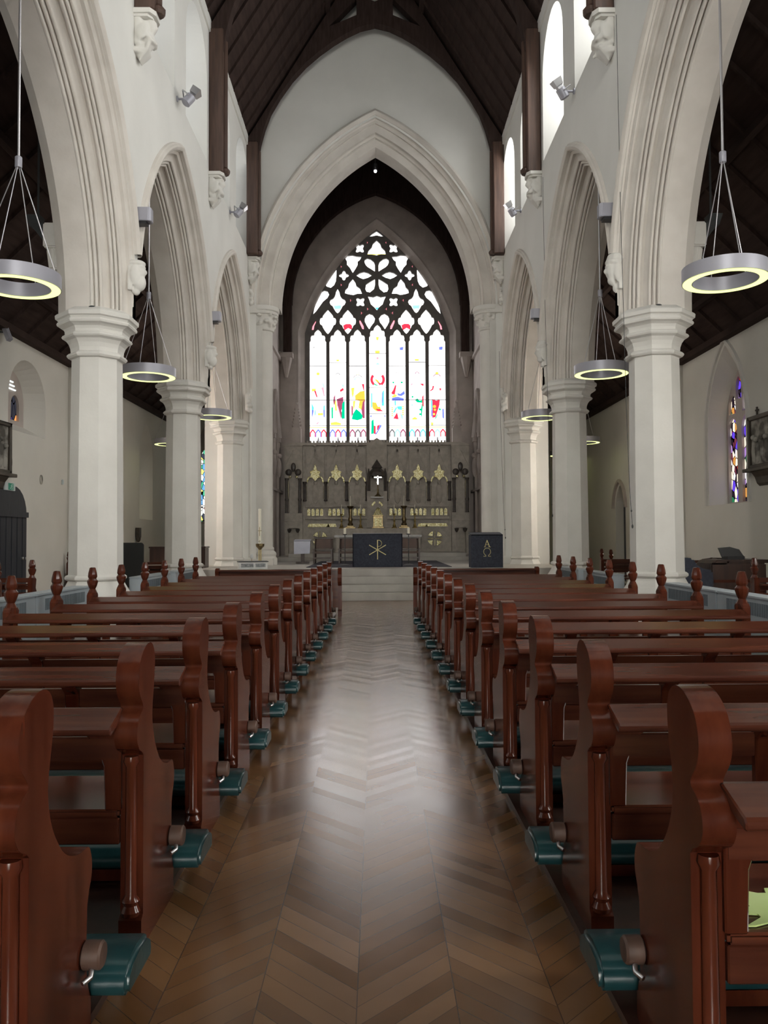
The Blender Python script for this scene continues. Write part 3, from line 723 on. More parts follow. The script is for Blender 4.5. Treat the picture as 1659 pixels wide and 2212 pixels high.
# ------------------------------------------------------------------ aisle walls
def ptd(c, hw, z0, zs, za, n=8): return recess_outline(c, hw, z0, zs, za, n)
ZA = 5.75
for side, sx in (('left', -1), ('right', 1)):
    mp = lambda u, v, t: (sx*t, u, v)
    m, md, mg = MB(), MB(), MB()
    W = {'left': [(17.3,0.92,3.68,4.35,5.25), (1.6,0.9,2.2,4.2,5.4), (6.8,0.9,2.2,4.2,5.4)], 'right': [(17.15,0.95,2.1,3.75,5.52), (1.6,0.9,2.2,4.2,5.4), (5.6,0.9,2.2,4.2,5.4)]}[side]
    holes = [ptd(*w) for w in W]
    dr = None
    m.plate([(-6,0),(19.8,0),(19.8,ZA),(-6,ZA)], holes+([dr] if dr else []), mp, XA)
    for (c, hw, z0, zs, za), h in zip(W, holes):
        if side == 'left' and c > 17: inn = ptd(c-0.02, 0.76, 3.93, 4.4, 5.1)
        elif c > 17: inn = ptd(c+0.30, 0.66, 2.12, 3.85, 5.05)
        else: inn = ptd(c, 0.6, 2.4, 4.2, 5.2)
        m.loft([mp(u, v, XA) for u, v in h], [mp(u, v, 7.94) for u, v in inn], closed=True)
        if c < 17: mg.plate(inn, [], mp, 7.93)
    if dr:
        m.loft([mp(u, v, XA) for u, v in dr], [mp(u, v, XA+0.25) for u, v in dr], closed=True)
    m.box(min(sx*7.34,sx*XA), max(sx*7.34,sx*XA), 19.55, 19.95, 0, ZA)          # shallow pier
    m.box(min(sx*7.44,sx*XA), max(sx*7.44,sx*XA), 9.1, 9.5, 0, ZA)
    struct(m.build('wall_aisle_'+side, M_plaster_aisle))
    struct(mg.build('window_aisle_'+side, M_aisleglass[side]))  # unseen windows, put in and placed for the light they give
    m = MB()
    if side == 'left':
        hs = [ptd(26.2, 0.75, 2.05, 4.0, 5.2)]
    else: hs = [ptd(24.75, 0.5, 0.02, 2.3, 3.0)]
    hs.append(ptd(20.75, 0.6, 2.2, 4.2, 5.3))
    m.plate([(19.8,0),(31.5,0),(31.5,ZA),(19.8,ZA)], hs, mp, XA)
    inn = ptd(26.2, 0.45, 2.1, 3.5, 4.3) if side == 'left' else hs[0]
    m.loft([mp(u, v, XA) for u, v in hs[0]], [mp(u, v, XA+0.4) for u, v in inn], closed=True)
    if side == 'left':
        m.plate([(3.6,0),(7.5,0),(7.5,8.9),(3.6,8.9)], [recess_outline(5.95, 1.05, 2.0, 4.9, 6.6)], lambda u, v, t: (-u, t, v), 31.5)
    else:
        m.plate([(3.6,0),(7.5,0),(7.5,8.9),(3.6,8.9)], [], lambda u, v, t: (u, t, v), 31.5)
    m.box(min(sx*4.0,sx*4.53), max(sx*4.0,sx*4.53), 23.2, 31.5, 0, 8.9)
    m.loft([mp(u, v, XA) for u, v in hs[1]], [mp(u, v, XA+0.3) for u, v in hs[1]], closed=True)
    struct(m.build('wall_chapel_'+side, M_plaster_aisle))
    m = MB(); m.plate(hs[1], [], mp, XA+0.29); struct(m.build('window_chapel_'+side, M_chapelfill))  # glowing pane added behind the near column to brighten the chapel
def stained(n, label, mp, outline, openings, depth, mat, loc=(0,0,0)):
    t = thing('window_%d' % n, label, 'window', loc, kind='structure')
    m = MB(); m.plate(outline, openings, mp, depth, depth+0.09); m.build('tracery', M_stone_dark if n != 2 else M_stone_dark, t)
    m = MB()
    for o in openings: m.plate(o, [], mp, depth+0.06)
    m.build('stained_glass', mat, t, weld=False)
    return t
def lancet(c, hw, z0, zs, za): return ptd(c, hw, z0, zs, za, 5)
mpr = lambda u, v, t: (t, u, v)
mpl = lambda u, v, t: (-t, u, v)
stained(2, 'pointed two-light stained glass window in the wall of the right-hand aisle', mpr, ptd(17.45, 0.70, 2.10, 3.85, 5.1),
        [lancet(17.80,0.22,2.16,3.75,4.05), lancet(17.14,0.22,2.16,3.75,4.05), lancet(17.80,0.17,4.12,4.35,4.55), lancet(17.14,0.17,4.12,4.35,4.55), ptd(17.47,0.13,4.42,4.68,4.92,5)], 7.92, M_glass_r)
stained(3, 'small high stained glass window above the dark door in the left-hand aisle', mpl, ptd(17.25, 0.84, 3.88, 4.42, 5.2),
        [lancet(17.62,0.20,4.02,4.35,4.58), lancet(17.05,0.20,4.02,4.35,4.58)], 7.92, M_glass_l)
t = [o for o in bpy.data.objects if o.name == 'window_3'][0]
m = MB()
for k in range(3): m.box(-7.915, -7.89, 17.22, 17.60-0.06*k, 4.66+0.08*k, 4.69+0.08*k)
m.build('vent_louvre', M_louvre, t)
stained(4, 'narrow stained glass lancet deep in the left-hand side chapel wall', mpl, ptd(26.2, 0.47, 2.08, 3.5, 4.32), [lancet(26.2,0.33,2.2,3.45,4.1)], 7.9, M_glass_c)
ops = [lancet(5.28+0.67*k, 0.27, 2.1, 4.6, 5.0) for k in range(3)] + [lancet(5.6,0.2,5.1,5.3,5.6), lancet(6.28,0.2,5.1,5.3,5.6), lancet(5.95,0.2,5.75,5.95,6.2)]
stained(5, 'tall bright stained glass window glimpsed between two columns on the left', lambda u, v, tt: (-u, tt, v), recess_outline(5.95, 1.08, 1.98, 4.9, 6.62), ops, 31.52, M_glass_c)
# doors
t = thing('door_1', 'dark blue-grey pointed door under the green exit sign in the left-hand aisle', 'door', (-7.46, 16.25, 0), kind='structure')
m = MB(); m.plate([(u-16.25, v) for u, v in ptd(16.25, 0.95, 0.0, 1.92, 2.40)], [], lambda u, v, tt: (-tt, u, v), 0.0, 0.07)
m.box(0.0, 0.05, -0.94, 0.94, 1.88, 1.99)
for k in range(-3, 4): m.box(0.0, 0.015, k*0.25-0.012, k*0.25+0.012, 0.02, 1.9)
m.build('door_leaf', M_door, t, world=False)
m = MB(); m.lathe([(0.035,0),(0.035,0.04),(0.02,0.05),(0.03,0.09),(0.0,0.1)], (0.0,0.72,1.02), 10, axis='x'); m.build('door_handle', M_steel, t, world=False, smooth=40)
t = thing('door_2', 'small dark pointed doorway in the wall of the right-hand side chapel', 'door', (7.75, 24.75, 0), kind='structure')
m = MB(); m.plate([(u-24.75, v) for u, v in ptd(24.75, 0.5, 0.02, 2.3, 3.0)], [], lambda u, v, tt: (tt, u, v), 0.0, 0.07); m.build('door_leaf', M_door, t, world=False)
m = MB(); sweep(m, 0.5, 0.7, 2.3, [(0.10,-0.25),(0.10,-0.33),(0.18,-0.33),(0.18,-0.25)], lambda u, z, l: (l, u, z), 8); m.build('hood_mould', M_stone_dark, t, world=False)
# hood mould over the right aisle window
m = MB(); sweep(m, 0.95, 1.77, 3.75, [(0.06,XA),(0.06,XA-0.05),(0.13,XA-0.05),(0.15,XA)], lambda u, z, l: (l, 17.15+u, z), 10)
m.box(XA-0.05, XA, 18.16, 18.25, 2.1, 3.75); m.box(XA-0.05, XA, 16.05, 16.14, 2.1, 3.75)
struct(m.build('trim_1', M_stone))

# ------------------------------------------------------------------ carved stones
def rotz(mb, a):
    bmesh.ops.rotate(mb.bm, verts=mb.bm.verts, cent=(0,0,0), matrix=Matrix.Rotation(a, 3, 'Z'))
def corbel_mesh(kind):
    """carved half-figure carrying a roof post; x = out from the wall, y along it, z=0 its top"""
    m = MB(); rng = random.Random(kind)
    m.lathe([(0.16,-0.62),(0.19,-0.55)], (0.0,0,0), 8); m.box(0, 0.10, -0.16, 0.16, -0.5, -0.05)
    f = 1 if kind == 0 else -1
    m.ball((0.22,-0.02*f,-0.20), (0.085,0.08,0.10)); m.ball((0.30,-0.03*f,-0.21), (0.025,0.025,0.03)); m.ball((0.20,0,-0.13), (0.10,0.10,0.05))
    m.ball((0.15,0,-0.38), (0.12,0.12,0.15)); m.ball((0.11,0.13,-0.28), (0.10,0.05,0.18), rot=('X', 0.3)); m.ball((0.11,-0.13,-0.28), (0.10,0.05,0.18), rot=('X', -0.3))
    m.tube([(0.16,0.12,-0.32),(0.25,0.10,-0.42),(0.27,0.0,-0.40)], 0.035); m.tube([(0.16,-0.12,-0.32),(0.25,-0.10,-0.44),(0.27,0.0,-0.42)], 0.035)
    for k in range(5): m.tube([(0.22-0.02*k, -0.10+0.05*k, -0.40),(0.17, -0.09+0.045*k, -0.55),(0.04, -0.06+0.03*k, -0.72)], [0.035,0.03,0.012])
    m.ball((0.07,0,-0.52), (0.10,0.14,0.16))
    for k in range(8): m.ball((0.12+0.12*rng.random(), rng.uniform(-.14,.14), rng.uniform(-.55,-.15)), 0.03, 8, 6)
    return carve(m, 0.018, 'carving')
CM = [corbel_mesh(0), corbel_mesh(1)]
for c in CM: c.materials.append(M_stone)
m = MB(); m.plate([(0,-0.2),(0.24,-0.2),(0.31,-0.1),(0.31,0.1),(0.24,0.2),(0,0.2)], [], lambda u, v, t: (u, v, t), -0.07, 0.0); m.plate([(0,-0.17),(0.2,-0.17),(0.26,-0.09),(0.26,0.09),(0.2,0.17),(0,0.17)], [], lambda u, v, t: (u, v, t), -0.11, -0.07)
cap_me = m.build('cap', M_stone, me_only=True)
for sx in (-1, 1):
    for k, y in enumerate((11.65, 16.85, 21.95)):
        wh = ['nearest the viewer on the %s wall', 'above the middle column on the %s wall', 'beside the chancel arch on the %s'][k] % SIDE[sx]
        t = thing('carved_corbel', 'carved figure corbel under a roof post, ' + wh, 'corbel', (sx*XF, y, 9.11), 0 if sx < 0 else PI, group='carved corbels under the roof posts')
        for me, nm in ((cap_me, 'cap'), (CM[(k + (sx > 0)) % 2], 'carving')):
            o = bpy.data.objects.new(nm, me); COL.objects.link(o); o.parent = t
def head_mesh(kind):
    m = MB()
    m.ball((0.07,0,0), (0.10,0.09,0.13)); m.ball((0.16,0,-0.01), (0.028,0.022,0.035)); m.ball((0.12,0,0.05), (0.05,0.075,0.022))
    m.ball((0.13,0.035,0.02), 0.015, 8, 6); m.ball((0.13,-0.035,0.02), 0.015, 8, 6); m.ball((0.13,0,-0.055), (0.03,0.04,0.014))
    m.ball((0.05,0,0.10), (0.12,0.11,0.05))
    if kind == 0:
        m.ball((0.09,0,-0.14), (0.085,0.08,0.11)); m.ball((0.05,0.06,-0.05), (0.07,0.05,0.14)); m.ball((0.05,-0.06,-0.05), (0.07,0.05,0.14)); m.ball((0.05,0,-0.25), (0.05,0.05,0.05))
    else:
        m.lathe([(0.10,0.10),(0.125,0.13),(0.10,0.20),(0.03,0.23)], (0.03,0,0), 12); m.ball((0.08,0,-0.12), (0.06,0.06,0.07)); m.ball((0.03,0.08,-0.03), (0.05,0.03,0.13)); m.ball((0.03,-0.08,-0.03), (0.05,0.03,0.13)); m.ball((0.04,0,-0.22), (0.035,0.04,0.06))
    m.box(-0.04, 0.02, -0.08, 0.08, -0.25, 0.2)
    return carve(m, 0.011, 'head')
HM = [head_mesh(0), head_mesh(1)]
m = MB(); rng = random.Random(5)
for k in range(26): m.ball((0.02+0.08*rng.random(), rng.uniform(-.09,.09), rng.uniform(-.22,.18)), rng.uniform(.03,.055), 8, 6)
m.box(-0.03, 0.04, -0.09, 0.09, -0.22, 0.18); HM.append(carve(m, 0.016, 'foliage'))
for h in HM: h.materials.append(M_stone)
for sx, k, y, z, lb in ((-1,0,11.65,5.30,'carved bearded head where two arch mouldings meet, left wall'),(1,1,11.65,5.30,'carved head wearing a cap where two arch mouldings meet, right wall'),
                        (-1,0,16.85,5.30,'small carved bearded head above the middle column, left wall'),(1,1,16.85,5.30,'small carved capped head above the middle column, right wall'),
                        (-1,2,21.95,5.15,'carved leaf knot beside the left chancel column at the end of the arcade'),(1,2,21.95,5.15,'carved leaf knot beside the right chancel column at the end of the arcade')):
    o = bpy.data.objects.new('carved_portrait_stop' if k < 2 else 'carved_leaf_stop', HM[k]); COL.objects.link(o)
    o.location = (sx*(XF+0.05), y, z); o.rotation_euler = (0,0,0 if sx < 0 else PI); o.scale = (1.15,1.15,1.15)
    tag(o, lb, 'carving', 'carved stops of the arch mouldings')
for sx in (-1, 1):
    o = bpy.data.objects.new('carved_leaf_stop', HM[2]); COL.objects.link(o); o.location = (sx*3.52, YC-0.08, 8.12); o.rotation_euler = (0,0,-PI/2); o.scale = (1.1,1.1,1.1)
    tag(o, 'carved leaf knot on the capital at the foot of the chancel arch moulding, %s side' % SIDE[sx], 'carving', 'carved stops of the arch mouldings')
# ------------------------------------------------------------------ ring lamps
def make_ring():
    t = thing('ring_pendant_lamp', '', 'pendant lamp', (0,0,0), group='ring pendant lamps')
    m = MB(); m.lathe([(0.355,0.004),(0.475,0.004),(0.475,0.165),(0.355,0.165),(0.355,0.004)], n=64, cap=False); m.build('ring', M_ring, t, smooth=40, world=False)
    m = MB(); m.lathe([(0.365,0.0),(0.465,0.0)], n=64, cap=False); m.build('light_diffuser', M_ringlight, t, world=False)
    for k in range(4):
        a = rad(35+(0,52,180,232)[k]); x, y = 0.43*math.cos(a), 0.43*math.sin(a)
        m = MB(); m.tube([(x,y,0.16),(x,y,0.20),(0.025*math.cos(a),0.025*math.sin(a),1.40)], 0.006, 6); m.build('cable', M_cable, t, world=False)
    m = MB(); m.lathe([(0.038,1.40),(0.04,1.41),(0.04,1.52),(0.03,1.53)], n=16); m.build('hub', M_ring, t, smooth=40, world=False)
    m = MB(); m.tube([(0,0,1.52),(0,0,3.62)], 0.0145, 10); m.build('rod', M_cable, t, smooth=60, world=False)
    m = MB(); m.lathe([(0.05,3.56),(0.05,3.60),(0.03,3.62)], n=14); m.build('ceiling_rose', M_ring, t, smooth=40, world=False)
    return t
rg = make_ring(); first = True
for x, y, z, lb in ((-4.13,9.22,4.31,'silver ring pendant lamp cut by the left edge of the picture'),(4.05,9.22,4.36,'silver ring pendant lamp cut by the right edge of the picture'),
                 (-4.05,14.25,4.28,'silver ring pendant lamp hanging just right of the nearest left column'),(4.01,14.25,4.30,'silver ring pendant lamp hanging just left of the nearest right column'),
                 (-4.0,19.5,4.35,'small-looking ring pendant lamp hanging in the farthest arch on the left'),(4.0,19.5,4.30,'small-looking ring pendant lamp hanging in the farthest arch on the right'),
                 (-6.4,24.9,4.33,'distant ring pendant lamp half hidden behind the middle left column'),(6.45,24.9,4.33,'distant ring pendant lamp peeping out right of the middle right column'),(6.7,28.8,4.33,'farthest ring pendant lamp, a sliver seen left of the middle right column')):
    o = rg if first else dup(rg); first = False
    o.location = (x, y, z); o['label'] = lb

# uplights, spotlights ---------------------------------------------------
def make_uplight():
    t = thing('wall_uplight', '', 'wall lamp', (0,0,0), group='box uplights above the columns')
    m = MB(); m.plate([(0,-0.09),(0.20,-0.09),(0.235,-0.06),(0.235,0.06),(0.20,0.09),(0,0.09)], [], lambda u, v, tt: (u, v, tt), 0, 0.20); m.build('housing', M_ring, t, world=False, bevel=0.008)
    m = MB(); m.box(0, 0.17, -0.07, 0.07, -0.04, 0.0); m.build('gear_tray', M_black, t, world=False)
    m = MB(); m.box(-0.03, 0.01, -0.06, 0.06, -0.10, 0.16); m.build('wall_plate', M_ring, t, world=False)
    return t
up = make_uplight(); first = True
for sx, y, z, lb in ((-1,11.65,6.03,'silver box uplight on the wall above the nearest left column'),(1,11.65,6.08,'silver box uplight on the wall above the nearest right column'),(-1,16.85,5.98,'silver box uplight above the middle left column'),(1,16.85,6.02,'silver box uplight above the middle right column')):
    o = up if first else dup(up); first = False
    o.location = (sx*3.50, y, z); o.rotation_euler = (0,0,0 if sx < 0 else PI); o['label'] = lb
def make_spot():
    t = thing('wall_spotlight', '', 'spotlight', (0,0,0), group='wall spotlights with barn doors')
    m = MB(); m.lathe([(0.05,0),(0.05,0.02),(0.02,0.03),(0.02,0.16)], axis='x', n=12); m.build('bracket', M_ring, t, smooth=40, world=False)
    A = Matrix.Translation((0.24,0.0,0.02)) @ Matrix.Rotation(rad(35), 4, 'Y') @ Matrix.Rotation(rad(-14), 4, 'X')
    def put(mb, nm, mat, sm=40):
        bmesh.ops.transform(mb.bm, matrix=A, verts=mb.bm.verts); return mb.build(nm, mat, t, smooth=sm, world=False)
    m = MB(); m.lathe([(0.06,-0.16),(0.085,-0.14),(0.085,0.03)], n=18); put(m, 'housing', M_ring)
    m = MB(); m.lathe([(0.07,0.03),(0.07,0.07),(0.095,0.08),(0.12,0.20),(0.112,0.20),(0.085,0.08)], n=4, rot=PI/4); put(m, 'barn_door', M_steel, 20)
    m = MB(); m.tube([(-0.0,0.10,-0.03),(-0.14,0.10,-0.02),(-0.14,-0.10,-0.02),(-0.0,-0.10,-0.03)], 0.012, 6); put(m, 'yoke', M_steel)
    return t
sp = make_spot(); first = True
for sx, x, y, z, lb in ((-1,XF,14.0,9.17,'silver spotlight with barn doors high on the left wall above the nearer arch'),(1,XF,13.85,9.22,'silver spotlight with barn doors high on the right wall above the nearer arch'),
                   (-1,XF,19.1,9.24,'small silver spotlight high on the left wall close to the chancel arch'),(1,XF,19.1,9.26,'small silver spotlight high on the right wall close to the chancel arch')):
    o = sp if first else dup(sp); first = False
    o.location = (sx*x, y, z); o.rotation_euler = (0,0,0 if sx < 0 else PI)
    o['label'] = lb
for sx, lb in ((-1,'dim floodlight fixed under the dark left aisle roof behind the lamp cables'),(1,'dim floodlight fixed under the dark right aisle roof behind the lamp cables')):
    t = thing('aisle_floodlight', lb, 'spotlight', (sx*5.05, 11.9, 5.95), group='floodlights under the aisle roofs')
    m = MB(); m.beam((0,0,0.16),(sx*-0.22,0.0,-0.12),0.15,0.15); m.lathe([(0.09,0.05),(0.15,0.22)], (sx*0.02,0,0.05), 4, PI/4); m.build('housing', M_charcoal, t, world=False, bevel=0.01, seg=1)
    m = MB(); m.beam((sx*-0.02,0,0.2),(sx*-0.02,0,1.95),0.025,0.025); m.build('bracket', M_charcoal, t, world=False)
t = thing('eaves_spotlight', 'pale spotlight at the top of the left aisle wall above the small window', 'spotlight', (-7.36, 15.95, 5.42))
m = MB(); m.beam((-0.02,0,0.20),(0.10,-0.05,-0.06),0.10,0.10); m.build('housing', M_ring, t, world=False, bevel=0.01)
m = MB(); m.beam((-0.15,0,0.12),(0.0,0,0.12),0.03,0.03); m.build('bracket', M_charcoal, t, world=False)
for sx, lb in ((-1,'tiny grey light fitting lying on the capital of the nearest left column'),(1,'tiny grey light fitting lying on the capital of the nearest right column')):
    m = MB(); m.ball((0,0,0.03), (0.055,0.035,0.028), 10, 6); m.tube([(0.02,0,0.03),(0.09,0.01,0.012)], [0.02,0.008], 6); m.tube([(-0.02,0,0.0),(-0.02,0,0.03)], 0.012, 6)
    o = m.build('small_fitting', M_charcoal); o.location = (sx*3.98, 11.22, 4.625); tag(o, lb, 'light fitting', 'fittings on the capitals')
# cords hanging down the right-hand columns
for x, y, z0, z1, lb in ((3.55,11.3,1.55,8.9,'long thin grey cord hanging down the nearest right column'),(3.56,16.5,1.85,8.9,'thin cord hanging down the middle right column'),(3.44,21.85,1.4,6.5,'faint cord hanging down the farthest right half column')):
    t = thing('hanging_cord', lb, 'cord', (x, y, z0), group='cords hanging on the right columns')
    m = MB(); m.tube([(0.04,0.0,0.0),(0.01,0.0,0.5),(-0.02,0.0,1.6),(-0.06,0.0,(z1-z0)*0.6),(-0.08,0.0,z1-z0)], 0.004, 5); m.build('line', M_charcoal, t, world=False)
    m = MB(); m.ball((0.04,0,0.0), (0.014,0.014,0.03), 8, 6); m.ball((0.028,0,0.22), (0.012,0.012,0.018), 8, 6); m.build('toggle', M_charcoal, t, world=False)

# radiators -----------------------------------------------------------------
def make_radiator():
    t = thing('convector_radiator', '', 'radiator', (0,0,0), group='grey convector radiators between the columns')
    m = MB(); m.box(-0.11,0.11,-0.82,0.82,0.08,0.80); m.box(-0.118,0.118,-0.828,0.828,0.80,0.825); m.build('casing', M_radiator, t, world=False, bevel=0.01)
    for s in (-1, 1):
        m = MB()
        for k in range(34): m.box(*sorted((s*0.109, s*0.114)), -0.60+0.035*k, -0.582+0.035*k, 0.64, 0.765)
        m.build('grille', M_grille, t, world=False)
    m = MB()
    for yy in (-0.7,0.7): m.box(-0.09,0.09,yy-0.03,yy+0.03,0,0.09)
    m.build('feet', M_grille, t, world=False)
    return t
rd = make_radiator(); first = True
for sx in (-1, 1):
    for y, lb in ((7.75,'grey convector radiator at the %s edge of the picture, nearest of its line'),(9.41,'grey convector radiator in front of the nearest %s column'),(13.3,'grey convector radiator behind the nearest %s column'),(15.3,'grey convector radiator before the middle %s column')):
        o = rd if first else dup(rd); first = False
        o.location = (sx*3.72, y, 0); o['label'] = lb % SIDE[sx]

# pews ------------------------------------------------------------------------
END = [(0.0,0),(0.0,0.10),(0.02,0.115),(0.02,0.655),(0.005,0.67),(-0.03,0.688),(-0.052,0.717),(-0.056,0.745),(-0.045,0.78),(-0.02,0.802),(0.005,0.812),(0.012,0.825),(0.0,0.842),(-0.025,0.87),(-0.04,0.905),(-0.038,0.945),(-0.02,0.985),(0.015,1.015),(0.06,1.032),(0.105,1.033),(0.14,1.015),(0.158,0.98),
       (0.158,0.93),(0.148,0.88),(0.135,0.83),(0.128,0.78),(0.135,0.73),(0.155,0.68),(0.19,0.63),(0.235,0.585),(0.29,0.555),(0.35,0.54),(0.41,0.535),(0.43,0.515),(0.442,0.48),(0.438,0.44),(0.42,0.41),(0.405,0.37),(0.40,0.22),(0.41,0.16),(0.43,0.115),(0.44,0.10),(0.44,0)]
def curved(pts, i0, i1, k=3):
    """rounder outline: Catmull-Rom through the points i0..i1"""
    o = pts[:i0]
    for i in range(i0, i1):
        p0, p1, p2, p3 = [Vector(pts[min(max(q, 0), len(pts)-1)]) for q in (i-1, i, i+1, i+2)]
        for q in range(k):
            t = q/k
            o.append(tuple(0.5*((2*p1)+(p2-p0)*t+(2*p0-5*p1+4*p2-p3)*t*t+(3*p1-p0-3*p2+p3)*t*t*t)))
    return o + pts[i1:]
END = curved(END, 4, 36)
def make_pew(s, L, label, finial=True):
    """pew facing the altar (+y); back plane at y=0, aisle end at x=0, running towards s*x"""
    t = thing('church_pew', label, 'pew', (0,0,0), group='rows of mahogany pews in the nave')
    def X(a, b): return sorted((s*a, s*b))
    W = 0.078
    m = MB(); m.plate(END, [], lambda u, v, tt: (s*tt, u, v), 0, W); m.build('aisle_bench_end', M_pew_end, t, world=False, bevel=0.007, seg=2, smooth=38)
    m = MB(); m.lathe([(0.030,0.115),(0.034,0.13),(0.024,0.15),(0.031,0.165),(0.020,0.185),(0.019,0.62),(0.028,0.637),(0.024,0.655)], (s*W/2, 0.012, 0), 14); m.build('colonnette', M_pew_end, t, world=False, smooth=40)
    m = MB(); m.plate([(0.0,0),(0.0,0.84),(0.03,0.87),(0.12,0.87),(0.15,0.84),(0.13,0.72),(0.2,0.6),(0.34,0.54),(0.42,0.53),(0.435,0.48),(0.41,0.4),(0.41,0.1),(0.435,0)], [], lambda u, v, tt: (s*tt, u, v), L-0.07, L); m.build('outer_bench_end', M_pew_end, t, world=False, bevel=0.008)
    if finial:
        m = MB(); m.lathe([(0.055,0.86),(0.034,0.90),(0.050,0.93),(0.062,0.965),(0.062,0.985),(0.044,1.005),(0.054,1.025),(0.050,1.06),(0.034,1.115),(0.022,1.12)], (s*(L-0.035), 0.075, 0), 10, sx=0.85); m.build('finial', M_pew_end, t, world=False, smooth=30)
    m = MB(); m.plate([(0.035,0.80),(0.03,0.818),(0.0,0.822),(-0.115,0.783),(-0.125,0.772),(-0.125,0.757),(-0.115,0.752),(0.0,0.786),(0.035,0.79)], [], lambda u, v, tt: (s*tt, u, v), W-0.01, L-0.06); m.build('top_ledge', M_pew, t, world=False, bevel=0.004, seg=1)
    m = MB(); m.box(*X(W, L-0.06), 0.002, 0.03, 0.640, 0.722); m.build('back_rail', M_pew, t, world=False, bevel=0.005)
    m = MB(); m.box(*X(W, L-0.06), 0.0, 0.41, 0.445, 0.475); m.build('seat', M_pew, t, world=False, bevel=0.008)
    m = MB(); m.box(*X(W, L-0.06), 0.004, 0.03, 0.355, 0.446); m.build('seat_apron', M_pew, t, world=False, bevel=0.004, seg=1)
    n = 3 if L > 1.5 else 1
    for k in range(n):
        x = L*(k+1)/(n+1) + 0.04
        m = MB(); m.plate([(0.031,0.47),(0.031,0.79),(0.0,0.787),(-0.07,0.766),(-0.06,0.74),(-0.012,0.70),(-0.004,0.64),(0.0,0.47)], [], lambda u, v, tt: (s*tt, u, v), x-0.032, x+0.032); m.build('back_support', M_pew_end, t, world=False, bevel=0.004, seg=1)
    m = MB(); m.plate([(W-0.005,0.645),(W-0.005,0.782),(W+0.035,0.782),(W+0.045,0.74),(W+0.075,0.73),(W+0.13,0.716),(W+0.13,0.645)] if False else [(W-0.005,0.47),(W-0.005,0.785),(W+0.135,0.785),(W+0.125,0.735),(W+0.08,0.69),(W+0.055,0.62),(W+0.05,0.47)], [], lambda u, v, tt: (s*u, tt, v), 0.004, 0.03); m.build('corner_bracket', M_pew_end, t, world=False, bevel=0.004, seg=1)
    m = MB(); m.box(*X(0.10, L-0.12), -0.43, -0.20, 0.04, 0.085); m.build('kneeler_board', M_pew_end, t, world=False)
    m = MB(); m.plate([(-0.445,0.09),(-0.455,0.12),(-0.445,0.155),(-0.41,0.178),(-0.33,0.186),(-0.25,0.178),(-0.215,0.155),(-0.205,0.12),(-0.215,0.09)], [], lambda u, v, tt: (s*tt, u, v), -0.095, L-0.1); m.build('kneeler_cushion', M_leather, t, world=False, bevel=0.018, seg=3, smooth=60)
    m = MB(); m.lathe([(0.032,-0.055),(0.038,-0.049),(0.038,-0.005),(0.03,0.0)] if s > 0 else [(0.03,0.0),(0.038,0.005),(0.038,0.049),(0.032,0.055)], (0, 0.38, 0.25), 18, axis='x')
    k = m.build('hinge_knob', M_post, t, world=False, smooth=40)
    m = MB(); m.tube([(s*-0.03,0.36,0.225),(s*-0.035,0.335,0.212),(s*-0.02,0.315,0.205)], 0.008, 8); p = m.build('pin', M_steel, k, world=False, smooth=60)
    return t
protos = {-1: make_pew(-1, 2.18, 'x'), 1: make_pew(1, 2.27, 'x')}
for sx in (-1, 1):
    for k in range(13):
        d = 1.9+0.9*k; lat = (0.735 if sx > 0 else 0.82)-0.0085*(d-1.9)
        lb = '%s mahogany pew, %s row %s, %s of the central aisle' % ('polished' if k < 4 else 'dark', ordinal(k), 'to the viewer' if k == 0 else 'from the viewer', SIDE[sx])
        if k == 12: lb = 'dark mahogany pew on the %s of the aisle, last full row before the altar steps' % SIDE[sx]
        o = protos[sx] if k == 0 else dup(protos[sx])
        o.location = (sx*lat, d, 0.0); o['label'] = lb
# low desks before the front rows
for sx in (-1, 1):
    t = thing('front_prayer_desk', 'low dark wooden desk closing the rows on the %s in front of the altar steps' % SIDE[sx], 'prayer desk', (sx*0.645, 14.5, 0.0), group='front prayer desks')
    for a, nm in ((0.0,'desk_end'),(2.2,'desk_end')):
        m = MB(); m.plate([(0,0),(0,0.10),(0.05,0.12),(0.05,0.55),(0.0,0.62),(-0.02,0.70),(0.0,0.76),(-0.02,0.82),(0.02,0.875),(0.12,0.88),(0.16,0.80),(0.14,0.6),(0.18,0.1),(0.2,0)], [], lambda u, v, tt: (sx*tt, u, v), a, a+0.07); m.build(nm, M_pew_end, t, world=False, bevel=0.008)
    m = MB(); m.box(*sorted((sx*0.07,sx*2.2)), 0.08, 0.12, 0.16, 0.84); m.build('front_panel', M_pew, t, world=False)
    m = MB(); m.box(*sorted((sx*0.06,sx*2.21)), -0.05, 0.15, 0.82, 0.85); m.build('book_ledge', M_pew, t, world=False, bevel=0.006)
